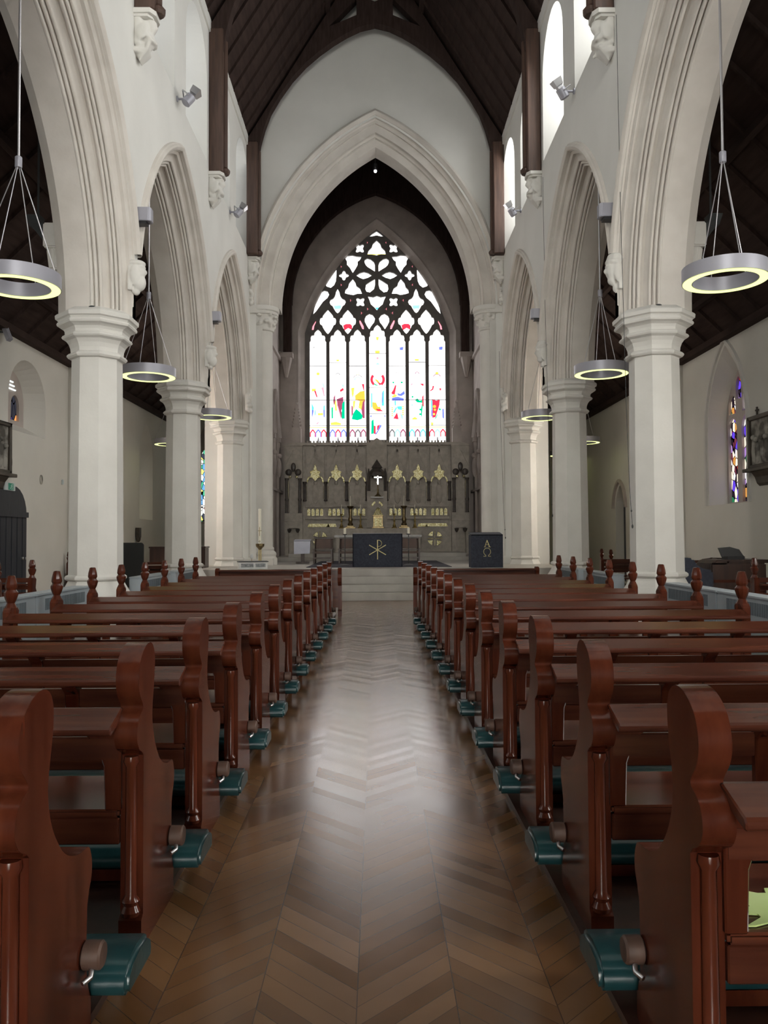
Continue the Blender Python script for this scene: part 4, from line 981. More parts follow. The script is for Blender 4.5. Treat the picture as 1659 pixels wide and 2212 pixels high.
# side aisle pews
def aisle_pew(sx, x, y, lb, L=2.4):
    t = make_pew(sx, L, lb); t.location = (sx*x, y, 0); t['group'] = 'pews of the side aisles'; return t
ap = {}
def ap_row(sx, x, y, lb):
    if sx in ap:
        o = dup(ap[sx], (sx*x, y, 0), label=lb); return o
    t = thing('aisle_pew', lb, 'pew', (sx*x, y, 0), group='dark pews of the side aisles')
    L = 2.35
    for a, f in ((0,1),(L,0)):
        m = MB(); m.plate([(0.0,0),(0.0,0.84),(0.03,0.87),(0.12,0.87),(0.15,0.84),(0.13,0.72),(0.2,0.6),(0.34,0.54),(0.43,0.53),(0.45,0.48),(0.42,0.4),(0.42,0.1),(0.45,0)], [], lambda u, v, tt: (sx*tt, u, v), a, a+0.07); m.build('bench_end', M_pew_end, t, world=False, bevel=0.008)
        m = MB(); m.lathe([(0.055,0.86),(0.034,0.90),(0.050,0.93),(0.062,0.965),(0.062,0.985),(0.044,1.005),(0.054,1.025),(0.050,1.06),(0.034,1.115),(0.022,1.12)], (sx*(a+0.035), 0.075, 0), 10, sx=0.85); m.build('finial', M_pew_end, t, world=False, smooth=30)
    for z0, z1, nm in ((0.80,0.865,'top_rail'),(0.70,0.76,'back_rail'),(0.60,0.66,'back_rail')):
        m = MB(); m.box(*sorted((sx*0.06,sx*(L+0.01))), 0.0, 0.03, z0, z1); m.build(nm, M_pew, t, world=False)
    m = MB(); m.box(*sorted((sx*0.06,sx*(L+0.01))), -0.10, 0.005, 0.765, 0.785); m.build('book_ledge', M_pew, t, world=False)
    m = MB(); m.box(*sorted((sx*0.06,sx*(L+0.01))), 0.0, 0.41, 0.44, 0.47); m.build('seat', M_pew, t, world=False)
    ap[sx] = t; return t
for sx, ys in ((-1,(9.4,10.45,11.5)),(1,(9.3,10.45))):
    for k, y in enumerate(ys):
        ap_row(sx, 4.90, y, 'dark pew with a carved finial in the %s side aisle, %s' % (SIDE[sx], ('nearest row','middle row','farthest row')[k] if sx < 0 else ('nearest row','row beside the wooden console')[k]))
for y, x, lb in ((18.3,5.3,'dark stall with finials seen between the two right-hand columns, nearer one'),(19.6,5.45,'dark stall with finials seen between the two right-hand columns, farther one')):
    ap_row(1, x, y, lb)
ap_row(-1, 5.0, 19.3, 'dark pew seen between the two left-hand columns beside the grey screen')
# ------------------------------------------------------------------ sanctuary
Y0 = 28.9     # reredos front plane
t = thing('reredos', 'carved stone reredos with gilded niches filling the wall under the east window', 'reredos', (0.03, 29.2, ZC), kind='thing')
KR = 29.2/1740.0
def rx(px): return (px-816.5)*KR
def rz(py): return 1.4+(1163-py)*KR
m = MB(); m.box(rx(618), rx(1014), Y0+0.15, 29.6, ZC, rz(962)); m.build('body', M_reredos, t)
m = MB(); m.box(rx(640), rx(995), Y0-0.02, Y0+0.2, rz(963), rz(957)); 
for k in range(44): m.box(rx(666)+k*0.115, rx(666)+k*0.115+0.06, Y0-0.02, Y0+0.05, rz(957), rz(953))
m.box(rx(662), rx(971), Y0+0.02, Y0+0.2, rz(1122), rz(1117)); m.box(rx(662), rx(971), Y0+0.04, Y0+0.2, rz(1096), rz(1092))
m.build('cornice', M_reredos, t, bevel=0.01, seg=1)
BAYS = [684, 729, 774, 860, 905, 950]
for cx in BAYS:
    w = 19.5
    # canopied niche: gable, pointed arch and sunk panel
    out = [(rx(cx-w),rz(1092)),(rx(cx+w),rz(1092)),(rx(cx+w),rz(968)),(rx(cx-w),rz(968))]
    arch_h = [(rx(cx-16),rz(1090)),(rx(cx+16),rz(1090)),(rx(cx+16),rz(1046)),(rx(cx+15),rz(1038)),(rx(cx+10),rz(1028)),(rx(cx+6),rz(1024)),(rx(cx+3),rz(1012)),(rx(cx),rz(1003)),(rx(cx-3),rz(1012)),(rx(cx-6),rz(1024)),(rx(cx-10),rz(1028)),(rx(cx-15),rz(1038)),(rx(cx-16),rz(1046))]
    m = MB(); m.plate(out, [arch_h], lambda u, v, tt: (u, tt, v), Y0+0.04, Y0+0.16); m.build('niche_frame', M_reredos, t)
    m = MB()
    for sg in (-1, 1): m.beam((rx(cx+sg*19),Y0+0.03,rz(1022)), (rx(cx),Y0+0.03,rz(972)), 0.05, 0.05, (0,1,0))
    m.beam((rx(cx),Y0+0.03,rz(985)), (rx(cx),Y0+0.03,rz(962)), 0.05, 0.05); m.ball((rx(cx),Y0+0.02,rz(963)), 0.06, 8, 6)
    m.build('gable', M_reredos, t)
    m = MB()   # gilded leaf cluster over the niche
    star = [(0,1003),(3,1010),(4,1016),(9,1018),(12,1020),(9,1025),(11,1032),(6,1033),(3,1037),(0,1040),(-3,1037),(-6,1033),(-11,1032),(-9,1025),(-12,1020),(-9,1018),(-4,1016),(-3,1010)]
    m.plate([(rx(cx+a),rz(b)) for a, b in star], [], lambda u, v, tt: (u, tt, v), Y0+0.0, Y0+0.04)
    for sg in (-1, 1):
        m.plate([(rx(cx+sg*a),rz(b)) for a, b in ((19,1043),(17,1034),(13,1029),(11,1031),(14,1036),(16,1043))], [], lambda u, v, tt: (u, tt, v), Y0+0.01, Y0+0.04)
        m.box(*sorted((rx(cx+sg*17.2), rx(cx+sg*18.0))), Y0+0.01, Y0+0.04, rz(1078), rz(1050))
    m.box(rx(cx-0.6), rx(cx+0.6), Y0+0.10, Y0+0.13, rz(1070), rz(1052))
    m.build('gilded_leaf', M_gold, t, bevel=0.012, seg=1)
    m = MB(); m.ball((rx(cx),Y0+0.14,rz(1066)), (0.13,0.05,0.38), 10, 10); m.ball((rx(cx),Y0+0.13,rz(1043)), (0.07,0.06,0.09), 10, 8); m.build('relief_figure', M_reredos, t, smooth=60)
    for k in range(4):
        x = cx-17.2+9.2*k
        m = MB(); m.plate([(rx(x),rz(1114)),(rx(x+6.4),rz(1114)),(rx(x+6.4),rz(1101)),(rx(x+3.2),rz(1098)),(rx(x),rz(1101))], [], lambda u, v, tt: (u, tt, v), Y0+0.06, Y0+0.09); m.build('gilded_panel', M_gold, t)
for px in (662, 706.5, 751.5, 795, 837, 882.5, 927.5, 972):
    m = MB(); m.lathe([(0.055,rz(1083)),(0.075,rz(1081)),(0.05,rz(1078)),(0.05,rz(1047)),(0.075,rz(1044)),(0.085,rz(1041))], (rx(px),Y0+0.02,0), 12); m.build('shaft', M_reredos_dark, t, smooth=40)
# central tower with throne niche
m = MB(); out = [(rx(795),rz(1140)),(rx(838),rz(1140)),(rx(838),rz(962)),(rx(816.5),rz(948)),(rx(795),rz(962))]
nic = [(rx(804),rz(1076)),(rx(829),rz(1076)),(rx(829),rz(1035)),(rx(824),rz(1020)),(rx(816.5),rz(1008)),(rx(809),rz(1020)),(rx(804),rz(1035))]
m.plate(out, [nic], lambda u, v, tt: (u, tt, v), Y0-0.12, Y0+0.16); m.build('centre_tower', M_reredos, t)
m = MB(); m.lathe([(0.34,rz(1030)),(0.30,rz(1022)),(0.16,rz(1014)),(0.20,rz(1012)),(0.10,rz(1003)),(0.03,rz(997)),(0.0,rz(994))], (rx(816.5),Y0-0.12,0), 6)
for sg in (-1, 1):
    m.lathe([(0.06,rz(1062)),(0.06,rz(1026)),(0.02,rz(1014))], (rx(816.5+sg*17.5),Y0-0.14,0), 8)
m.build('canopy', M_reredos_dark, t)
m = MB(); m.box(rx(803), rx(830), Y0-0.30, Y0+0.1, rz(1077), rz(1074.5)); m.build('throne_shelf', M_marble, t)
m = MB(); bowf = lambda r0, r1: [(rx(816.5)+r*math.cos(rad(a)), rz(1097)+r*math.sin(rad(a))) for r, rng_ in ((r0, range(20,161,14)), (r1, range(160,19,-14))) for a in rng_]
for a0, a1 in ((22,72),(108,158)):
    q = [(rx(816.5)+0.24*math.cos(rad(a)), rz(1100)+0.29*math.sin(rad(a))) for a in range(a0,a1+1,10)] + [(rx(816.5)+0.17*math.cos(rad(a)), rz(1100)+0.21*math.sin(rad(a))) for a in range(a1,a0-1,-10)]
    m.plate(q, [], lambda u, v, tt: (u, tt, v), Y0-0.17, Y0-0.12)
m.build('gilded_arch', M_gold, t, bevel=0.008, seg=1)
# side towers
for sg in (-1, 1):
    c = 816.5+sg*178.5
    m = MB(); out = [(rx(c-19),ZC),(rx(c+19),ZC),(rx(c+19),rz(962)),(rx(c),rz(956)),(rx(c-19),rz(962))]
    nic = [(rx(c-10),rz(1108)),(rx(c+10),rz(1108)),(rx(c+10),rz(1034)),(rx(c+7),rz(1026)),(rx(c),rz(1012)),(rx(c-7),rz(1026)),(rx(c-10),rz(1034))]
    low = [(rx(c-11),rz(1210)),(rx(c+11),rz(1210)),(rx(c+11),rz(1140)),(rx(c-11),rz(1140))]
    m.plate(out, [nic, low], lambda u, v, tt: (u, tt, v), Y0-0.06, Y0+0.16)
    m.box(rx(c-20), rx(c+20), Y0-0.12, Y0+0.1, rz(1126), rz(1121)); m.box(rx(c-20), rx(c+20), Y0-0.10, Y0+0.1, rz(965), rz(962))
    m.build('side_tower', M_reredos, t)
    m = MB(); m.ball((rx(c),Y0-0.08,rz(1010)), (0.09,0.06,0.16), 8, 8)
    for s2 in (-1, 1):
        m.ball((rx(c+s2*10),Y0-0.08,rz(1021)), (0.12,0.06,0.12), 8, 8)
        m.lathe([(0.07,rz(1108)),(0.055,rz(1105)),(0.055,rz(1083)),(0.075,rz(1080)),(0.055,rz(1076)),(0.055,rz(1040)),(0.08,rz(1034))], (rx(c+s2*14),Y0-0.08,0), 10)
        m.lathe([(0.03,rz(1150)),(0.07,rz(1146)),(0.08,rz(1142))], (rx(c+s2*9),Y0-0.07,0), 8)
    m.build('niche_shafts', M_reredos_dark, t, smooth=40)
    m = MB(); 
    for s2 in (-1, 1): m.beam((rx(c+s2*18),Y0-0.08,rz(1006)), (rx(c),Y0-0.08,rz(970)), 0.05, 0.05, (0,1,0))
    m.build('gable', M_reredos, t)
    m = MB()
    for s2 in (-1, 1): m.ball((rx(c+s2*7),Y0-0.10,rz(1031)), (0.05,0.03,0.05), 8, 6); m.box(*sorted((rx(c+s2*10.6),rx(c+s2*11.6))), Y0-0.09, Y0-0.05, rz(1075), rz(1040)) if s2 == sg else None
    m.build('gilding', M_gold, t)
    # crocketed pinnacle by the window jamb
    m = MB(); px = 816.5+sg*173
    m.box(rx(px)-0.16, rx(px)+0.16, Y0+0.1, Y0+0.4, rz(962), rz(925)); m.lathe([(0.2,rz(926)),(0.17,rz(922)),(0.03,rz(872)),(0.07,rz(868)),(0.0,rz(862))], (rx(px),Y0+0.25,0), 4, PI/4)
    for k in range(6):
        for s2 in (-1, 1): m.ball((rx(px)+s2*(0.15-0.02*k), Y0+0.25, rz(918)+0.12*k), 0.045, 6, 5)
    m.build('pinnacle', M_stone_dark, t)
# lower stage: gilded bands and roundels
for cx, w in ((691,22),(719,9),(914,9),(944,22)):
    m = MB(); m.plate([(rx(cx-w-2),rz(1138)),(rx(cx+w+2),rz(1138)),(rx(cx+w-1),rz(1131)),(rx(cx-w+1),rz(1131))], [], lambda u, v, tt: (u, tt, v), Y0+0.08, Y0+0.11); m.build('gilded_band', M_gold, t)
for cx in (693.5, 940):
    m = MB(); R = 0.29
    for q in range(4):
        a0 = 90*q
        pts = [(0.055,0.055)] if False else []
        pts = [(R*0.93*math.cos(rad(a)), R*0.93*math.sin(rad(a))) for a in range(a0+14, a0+77, 9)] + [(0.10*math.cos(rad(a0+45)), 0.10*math.sin(rad(a0+45)))]
        m.plate([(rx(cx)+a, rz(1163.5)+b) for a, b in pts], [], lambda u, v, tt: (u, tt, v), Y0+0.08, Y0+0.12)
        m.box(*sorted((rx(cx)+0.035*math.cos(rad(a0))-0.012, rx(cx)+0.27*math.cos(rad(a0))+0.012)), Y0+0.08, Y0+0.12, *sorted((rz(1163.5)+0.035*math.sin(rad(a0))-0.012, rz(1163.5)+0.27*math.sin(rad(a0))+0.012)))
    m.build('gilded_roundel', M_gold, t, bevel=0.008, seg=1)

ZT = ZC+0.24
t = thing('high_altar', 'grey stone high altar against the reredos behind the blue altar', 'altar', (0.03, 28.4, ZT))
m = MB(); m.box(rx(730), rx(906), 28.05, 28.9, ZT, 1.44); m.build('block', M_reredos, t)
m = MB(); m.box(rx(727), rx(909), 27.98, 28.95, 1.44, 1.52); m.build('altar_slab', M_marble, t, bevel=0.015)
m = MB(); m.box(rx(727), rx(909), 28.40, 28.97, 1.52, 1.76); m.build('gradine', M_reredos, t, bevel=0.01)
t = thing('tabernacle', 'small gilded house-shaped tabernacle in the middle of the altar shelf', 'tabernacle', (0.03, 28.58, 1.76))
m = MB(); m.box(-0.21,0.21,-0.15,0.15,0,0.05); m.box(-0.17,0.17,-0.12,0.12,0.05,0.42); m.box(-0.20,0.20,-0.14,0.14,0.42,0.46)
m.build('case', M_bronze, t, world=False, bevel=0.008, seg=1)
m = MB(); m.lathe([(0.24,0.46),(0.22,0.5),(0.10,0.66),(0.12,0.67),(0.03,0.74)], (0,0,0), 4, PI/4); m.build('roof', M_gold, t, world=False)
for s in (-1, 1):
    m = MB(); m.box(*sorted((s*0.01, s*0.13)), -0.135, -0.12, 0.07, 0.36); m.build('door', M_gold, t, world=False, bevel=0.01, seg=1)
t = thing('altar_cross', 'bright silver cross standing in the niche above the tabernacle', 'cross', (0.03, 28.68, rz(1074)))
m = MB(); m.lathe([(0.12,0),(0.12,0.02),(0.05,0.08),(0.025,0.2),(0.035,0.24),(0.018,0.28),(0.016,0.45)], n=12); m.build('foot', M_bronze, t, world=False, smooth=40)
m = MB(); m.box(-0.028,0.028,-0.02,0.02,0.42,0.82); m.box(-0.165,0.165,-0.02,0.02,0.655,0.71); m.box(-0.055,0.055,-0.018,0.018,0.50,0.515)
for x, z in ((-0.165,0.68),(0.165,0.68),(0,0.82)): m.ball((x,0,z), 0.042, 8, 6)
m.build('cross', M_silver, t, world=False, bevel=0.006, seg=1)
# candlesticks on the altar shelf
def make_stick():
    t = thing('altar_candlestick', '', 'candlestick', (0,0,0), group='slender candlesticks on the altar shelf')
    m = MB(); m.lathe([(0.105,0),(0.10,0.02),(0.05,0.06),(0.06,0.11),(0.03,0.15),(0.022,0.22),(0.045,0.26),(0.02,0.30),(0.018,0.46),(0.05,0.50),(0.055,0.52)], n=14); m.build('stem', M_brass, t, world=False, smooth=40)
    m = MB(); m.lathe([(0.018,0.51),(0.016,0.84),(0.0,0.85)], n=10); m.build('candle', M_wax, t, world=False, smooth=40)
    return t
cs = make_stick(); first = True
for px, lb in ((739.5,'slender brass candlestick with thin candle, outermost on the left of the altar shelf'),(780.5,'slender brass candlestick with thin candle, just left of the tabernacle'),(853.5,'slender brass candlestick with thin candle, just right of the tabernacle'),(898,'slender brass candlestick with thin candle, outermost on the right of the altar shelf')):
    o = cs if first else dup(cs); first = False
    o.location = (rx(px)*28.75/29.2, 28.75, 1.76); o['label'] = lb
def make_big():
    t = thing('large_candlestick', '', 'candlestick', (0,0,0), group='tall dark candlesticks on the altar shelf')
    m = MB(); m.box(-0.19,0.19,-0.13,0.13,0,0.05); m.box(-0.13,0.13,-0.1,0.1,0.05,0.10); m.build('base', M_bronze, t, world=False, bevel=0.01, seg=1)
    m = MB(); m.lathe([(0.09,0.10),(0.10,0.16),(0.06,0.22),(0.085,0.30),(0.075,0.36),(0.05,0.42),(0.06,0.60),(0.05,0.70),(0.11,0.76),(0.12,0.80)], n=14); m.build('stem', M_bronze, t, world=False, smooth=40)
    m = MB(); m.lathe([(0.022,0.80),(0.018,1.16),(0.0,1.17)], n=10); m.build('candle', M_wax, t, world=False, smooth=40)
    return t
bs = make_big()
for k, (px, lb) in enumerate(((758.5,'tall dark bronze candlestick left of the tabernacle'),(874.5,'tall dark bronze candlestick right of the tabernacle'))):
    o = bs if k == 0 else dup(bs); o.location = (rx(px)*28.75/29.2, 28.78, 1.76+(0.0)); o['label'] = lb

# nave altar, rug, ambo ---------------------------------------------------
m = MB(); m.box(-1.78, 1.86, 20.12, 25.6, ZC, ZC+0.011); tag(m.build('altar_rug', M_rug), 'wide dark navy rug spread under the blue altar', 'rug')
AX = 0.005
t = thing('nave_altar', 'square navy-draped altar with a gold chi-rho on its front', 'altar', (AX, 20.6, ZC+0.012))
m = MB(); m.box(-0.60,0.60,-0.36,0.36,0,0.81); m.build('table', M_darkwood, t, world=False)
m = MB(); m.box(-0.62,0.62,-0.385,-0.365,0.0,0.825); m.box(-0.62,0.62,0.365,0.385,0.3,0.825); m.box(-0.625,-0.605,-0.385,0.385,0.0,0.825); m.box(0.605,0.625,-0.385,0.385,0.0,0.825); m.box(-0.625,0.625,-0.385,0.385,0.81,0.828)
m.build('navy_cloth', M_navy, t, world=False)
m = MB(); m.box(-0.61,0.61,-0.39,0.37,0.828,0.836); m.build('white_linen', M_white, t, world=False)
def stroke(mb, pts, w, y0, y1):
    for a, b in zip(pts, pts[1:]):
        d = Vector((b[0]-a[0], b[1]-a[1])); d.normalize(); n = Vector((-d.y, d.x))*w/2; e = d*w*0.3
        q = [(a[0]-e.x+n.x,a[1]-e.y+n.y),(b[0]+e.x+n.x,b[1]+e.y+n.y),(b[0]+e.x-n.x,b[1]+e.y-n.y),(a[0]-e.x-n.x,a[1]-e.y-n.y)]
        mb.plate(q, [], lambda u, v, tt: (u, tt, v), y0, y1)
m = MB(); yf0, yf1 = -0.391, -0.3845
stroke(m, [(0.0,0.19),(0.0,0.665)], 0.022, yf0, yf1); stroke(m, [(-0.205,0.30),(0.205,0.54)], 0.020, yf0-0.0005, yf1); stroke(m, [(-0.205,0.54),(0.205,0.30)], 0.020, yf0-0.001, yf1)
stroke(m, [(0.0,0.66)]+[(0.03+0.075*math.cos(rad(a)), 0.585+0.078*math.sin(rad(a))) for a in range(85,-96,-15)]+[(0.0,0.505)], 0.018, yf0-0.0015, yf1)
m.build('gold_chi_rho', M_goldthread, t, world=False)
AM = 2.655
t = thing('ambo', 'navy-draped lectern block with gold alpha and omega on its front', 'lectern', (AM, 19.75, ZC))
m = MB(); m.box(-0.36,0.36,-0.24,0.24,0,0.80); m.build('block', M_darkwood, t, world=False)
m = MB(); m.box(-0.385,0.385,-0.265,-0.245,0.0,0.80); m.box(-0.385,-0.365,-0.26,0.26,0.0,0.80); m.box(0.365,0.385,-0.26,0.26,0.0,0.80)
m.plate([(-0.265,0.80),(0.265,0.86),(0.265,0.84),(-0.265,0.78)], [], lambda u, v, tt: (tt, u, v), -0.385, 0.385); m.build('navy_cloth', M_navy, t, world=False)
m = MB(); y0, y1 = -0.271, -0.2645
stroke(m, [(-0.055,0.50),(0.0,0.66)], 0.014, y0, y1); stroke(m, [(0.0,0.66),(0.06,0.50)], 0.020, y0-0.0005, y1); stroke(m, [(-0.035,0.555),(0.04,0.555)], 0.012, y0-0.001, y1)
stroke(m, [(-0.075,0.50),(-0.03,0.50)], 0.010, y0-0.0012, y1); stroke(m, [(0.03,0.50),(0.085,0.50)], 0.010, y0-0.0014, y1)
stroke(m, [(-0.085,0.275),(-0.03,0.275),(-0.035,0.30)]+[(0.085*math.cos(rad(a)), 0.385+0.088*math.sin(rad(a))) for a in range(236,-57,-16)]+[(0.035,0.30),(0.03,0.275),(0.085,0.275)], 0.014, y0, y1)
m.build('gold_letters', M_goldthread, t, world=False)
# floor candles behind the altar
for k, px in enumerate((745.5, 883)):
    d = 21.6; x = (px-815.5)*d/1740
    t = thing('floor_candle_stand', 'short white candle on a thin black stand, %s of the blue altar' % ('left','right')[k], 'candle', (x, d, ZC), group='candles behind the blue altar')
    zt = 1.4+(1163-1153)*d/1740-ZC
    m = MB(); m.lathe([(0.13,0),(0.12,0.02),(0.012,0.04),(0.010,zt-0.03),(0.055,zt-0.02),(0.055,zt)], n=12); m.build('stand', M_black, t, world=False, smooth=40)
    m = MB(); m.lathe([(0.033,zt),(0.033,zt+0.155),(0.0,zt+0.16)], n=14); m.build('candle', M_wax, t, world=False, smooth=40)
# chairs
def make_chair():
    t = thing('sanctuary_chair', '', 'chair', (0,0,0), group='low brown leather chairs in the chancel')
    m = MB()
    m.plate([(-0.22,0.42),(0.22,0.42),(0.205,0.70),(-0.205,0.70)], [], lambda u, v, tt: (u, tt, v), 0.20, 0.24); m.build('backrest', M_chairpad, t, world=False, bevel=0.012)
    m = MB(); m.beam((-0.25,0.22,0),(-0.225,0.24,0.74),0.045,0.05); m.beam((0.25,0.22,0),(0.225,0.24,0.74),0.045,0.05); m.box(-0.27,0.27,0.19,0.25,0.70,0.745); m.box(-0.23,0.23,0.2,0.24,0.36,0.40); m.build('back_frame', M_darkwood, t, world=False, bevel=0.006, seg=1)
    m = MB(); m.box(-0.25,0.25,-0.25,0.22,0.28,0.34); m.build('seat', M_chairpad, t, world=False, bevel=0.015)
    for s in (-1, 1):
        m = MB(); m.beam((s*0.25,-0.24,0),(s*0.25,-0.24,0.40),0.045,0.045); m.build('leg', M_darkwood, t, world=False)
        m = MB(); m.box(*sorted((s*0.225,s*0.285)), -0.30, 0.24, 0.385, 0.425); m.build('armrest', M_darkwood, t, world=False, bevel=0.008)
    m = MB(); m.box(-0.25,0.25,-0.26,-0.22,0.14,0.18); m.build('stretcher', M_darkwood, t, world=False)
    return t
ch = make_chair()
for k, (px, d, lb) in enumerate(((699,23.0,'brown leather chair standing alone left of the blue altar'),(753,23.2,'brown leather chair half hidden behind the left side of the blue altar'),(886,23.0,'brown leather chair half hidden behind the right side of the blue altar'))):
    o = ch if k == 0 else dup(ch); o.location = ((px-815.5)*d/1740, d, ZC+0.012); o['label'] = lb
# white draped reading desk
d = 23.7; t = thing('reading_desk', 'dark reading desk hung with a plain bluish-white cloth, left of the chairs', 'lectern', ((654.5-815.5)*d/1740, d, ZC))
m = MB(); m.box(-0.19,0.19,-0.14,0.14,0,0.04); m.beam((0,0,0.04),(0,0.0,0.5),0.10,0.10); m.box(-0.17,0.17,-0.12,0.12,0.30,0.36); m.build('stand', M_darkwood, t, world=False)
m = MB(); m.plate([(-0.17,0.36),(0.17,0.66),(0.17,0.69),(-0.17,0.39)], [], lambda u, v, tt: (tt, u, v), -0.23, 0.23); m.build('desk_top', M_darkwood, t, world=False)
m = MB(); m.plate([(-0.235,0.275),(0.225,0.29),(0.245,0.665),(-0.24,0.675)], [], lambda u, v, tt: (u, tt, v), -0.20, -0.185); m.plate([(-0.2,0.668),(0.18,0.70),(0.18,0.69),(-0.2,0.655)], [], lambda u, v, tt: (tt, u, v), -0.24, 0.245); m.build('white_cloth', M_white, t, world=False)

t = thing('chancel_roof_lamp', 'tiny bright lamp high in the dark chancel roof just inside the arch', 'lamp', (-0.003, 24.0, 12.491))
m = MB(); m.lathe([(0.06,0.03),(0.075,0.05),(0.075,0.22),(0.0,0.24)], n=14); m.build('housing', M_black, t, world=False, smooth=40)
m = MB(); m.beam((0,0,0.2),(0,0,2.6),0.03,0.03); m.build('drop_rod', M_black, t, world=False)
m = MB(); m.ball((0,0,0.0), 0.045, 12, 8); m.build('bulb', emit('bulb_glow', (0.95,0.95,1.0), 4.0), t, world=False, smooth=60)
# marble box with the tall candle ------------------------------------------
d = 19.55; t = thing('marble_relic_box', 'low white marble box with two grey panels at the foot of the left chancel column', 'marble box', (-3.02, d, ZC), rad(14))
m = MB(); m.box(-0.34,0.34,-0.2,0.2,0,0.17); m.build('block', M_marble, t, world=False, bevel=0.006)
for x0, x1 in ((-0.29,0.0),(0.05,0.29)):
    m = MB(); m.box(x0,x1,-0.206,-0.199,0.045,0.135); m.build('grey_panel', M_marble_grey, t, world=False)
m = MB(); m.box(-0.36,0.36,-0.22,0.22,0.17,0.187); m.build('dark_slab', M_charcoal, t, world=False)
d = 20.3; t = thing('paschal_candle_stand', 'tall white candle on a slim brass stand with a dark bowl, behind the marble box', 'candle', ((562.5-815.5)*d/1740, d, ZC))
for x in (-0.022, 0.022):
    m = MB(); m.tube([(x,0,0.02),(x,0,0.48)], 0.012, 8); m.build('stem', M_brass, t, world=False, smooth=60)
m = MB(); m.lathe([(0.17,0),(0.17,0.015),(0.05,0.03),(0.0,0.035)], n=20); m.build('foot', M_bronze, t, world=False, smooth=40)
m = MB(); m.lathe([(0.03,0.45),(0.05,0.48),(0.105,0.54),(0.11,0.60),(0.10,0.605),(0.04,0.58)], n=8); m.build('bowl', M_bronze, t, world=False)
m = MB(); m.lathe([(0.036,0.58),(0.034,1.48),(0.0,1.485)], n=16); c = m.build('candle', M_wax, t, world=False, smooth=40)
m = MB(); stroke(m, [(-0.005,0.80),(-0.005,1.02)], 0.012, -0.040, -0.030); stroke(m, [(-0.045,0.925),(0.045,0.925)], 0.012, -0.0405, -0.030); stroke(m, [(-0.01,0.68)]+[(-0.005+0.018*math.cos(rad(a)),0.66+0.02*math.sin(rad(a))) for a in range(90,451,45)], 0.008, -0.041, -0.030); m.build('cross_mark', M_bronze, c, world=False)
d = 19.6; t = thing('votive_glass', 'tiny clear leaf-shaped ornament on the dark slab of the marble box', 'ornament', (-3.05, d, ZC+0.187))
m = MB(); m.lathe([(0.025,0),(0.006,0.01),(0.005,0.06)], n=10); m.build('foot', M_bronze, t, world=False)
m = MB(); m.ball((0,0,0.115), (0.045,0.012,0.06), 10, 8); m.build('leaf', M_marble, t, world=False, smooth=60)

# ------------------------------------------------------------------ aisles: pictures, sign, odds and ends
for sx, y, lb in ((-1,15.73,'framed relief picture on a dark bracket, on the left aisle wall beside the exit sign'),(1,15.35,'framed relief picture with a small cross on top, on the right aisle wall')):
    t = thing('station_picture', lb, 'picture', (sx*7.5, y, 2.74), group='relief pictures along the aisle walls')
    X = lambda a, b: sorted((-sx*a, -sx*b))
    m = MB(); m.box(*X(0,0.10), -0.62,-0.55, 0.0, 1.02); m.box(*X(0,0.10), 0.55,0.62, 0.0, 1.02); m.box(*X(0,0.10), -0.62,0.62, 0.0, 0.07); m.box(*X(0,0.10), -0.62,0.62, 0.95, 1.02); m.build('frame', M_frame, t, world=False, bevel=0.01, seg=1)
    m = MB(); m.box(*X(0,0.05), -0.55, 0.55, 0.07, 0.95)
    rng = random.Random(9+sx)
    for k in range(6):
        yy = -0.42+0.17*k+rng.uniform(-.03,.03); hh = rng.uniform(0.40,0.55)
        m.ball((-sx*0.05, yy, 0.10+hh*0.5), (0.05,0.085,hh*0.5), 10, 8); m.ball((-sx*0.07, yy+rng.uniform(-.03,.03), 0.15+hh), 0.055, 10, 8)
    m.build('relief', M_relief, t, world=False, smooth=60)
    m = MB(); m.box(*X(0,0.20), -0.66, 0.66, -0.07, 0.0); m.plate([(0,-0.07),(0.18,-0.07),(0.10,-0.18),(0.06,-0.30),(0,-0.36)], [], lambda u, v, tt: (-sx*u, tt, v), -0.35, 0.35); m.build('bracket', M_frame, t, world=False, bevel=0.01, seg=1)
    if sx > 0:
        m = MB(); m.box(*X(0.03,0.06), 0.29, 0.32, 1.02, 1.20); m.box(*X(0.03,0.06), 0.25, 0.36, 1.12, 1.15); m.build('cross', M_frame, t, world=False)
t = thing('exit_sign', 'small green emergency exit sign with a running figure above the dark door', 'sign', (-7.5, 16.36, 2.41))
m = MB(); m.box(0.0,0.07,-0.23,0.23,0,0.16); m.build('box', M_signwhite, t, world=False, bevel=0.006)
m = MB(); m.box(0.069,0.074,-0.09,0.14,0.012,0.148); m.build('green_face', M_signgreen, t, world=False)
m = MB()
for a, b, w in (((0.045,0.105),(0.03,0.07),0.024),((0.03,0.07),(0.06,0.05),0.014),((0.06,0.05),(0.05,0.022),0.014),((0.03,0.07),(0.01,0.045),0.014),((0.01,0.045),(-0.02,0.045),0.014),((0.045,0.10),(0.078,0.085),0.011),((0.04,0.10),(0.01,0.095),0.011),((0.10,0.022),(0.10,0.135),0.009),((0.10,0.135),(0.125,0.135),0.009)):
    stroke(m, [a, b], w, 0.074, 0.0765)
for v in m.bm.verts: v.co = Vector((v.co.y, v.co.x, v.co.z))
m.ball((0.075,0.057,0.125), (0.003,0.014,0.014), 10, 6); m.build('pictogram', M_signpict, t, world=False)
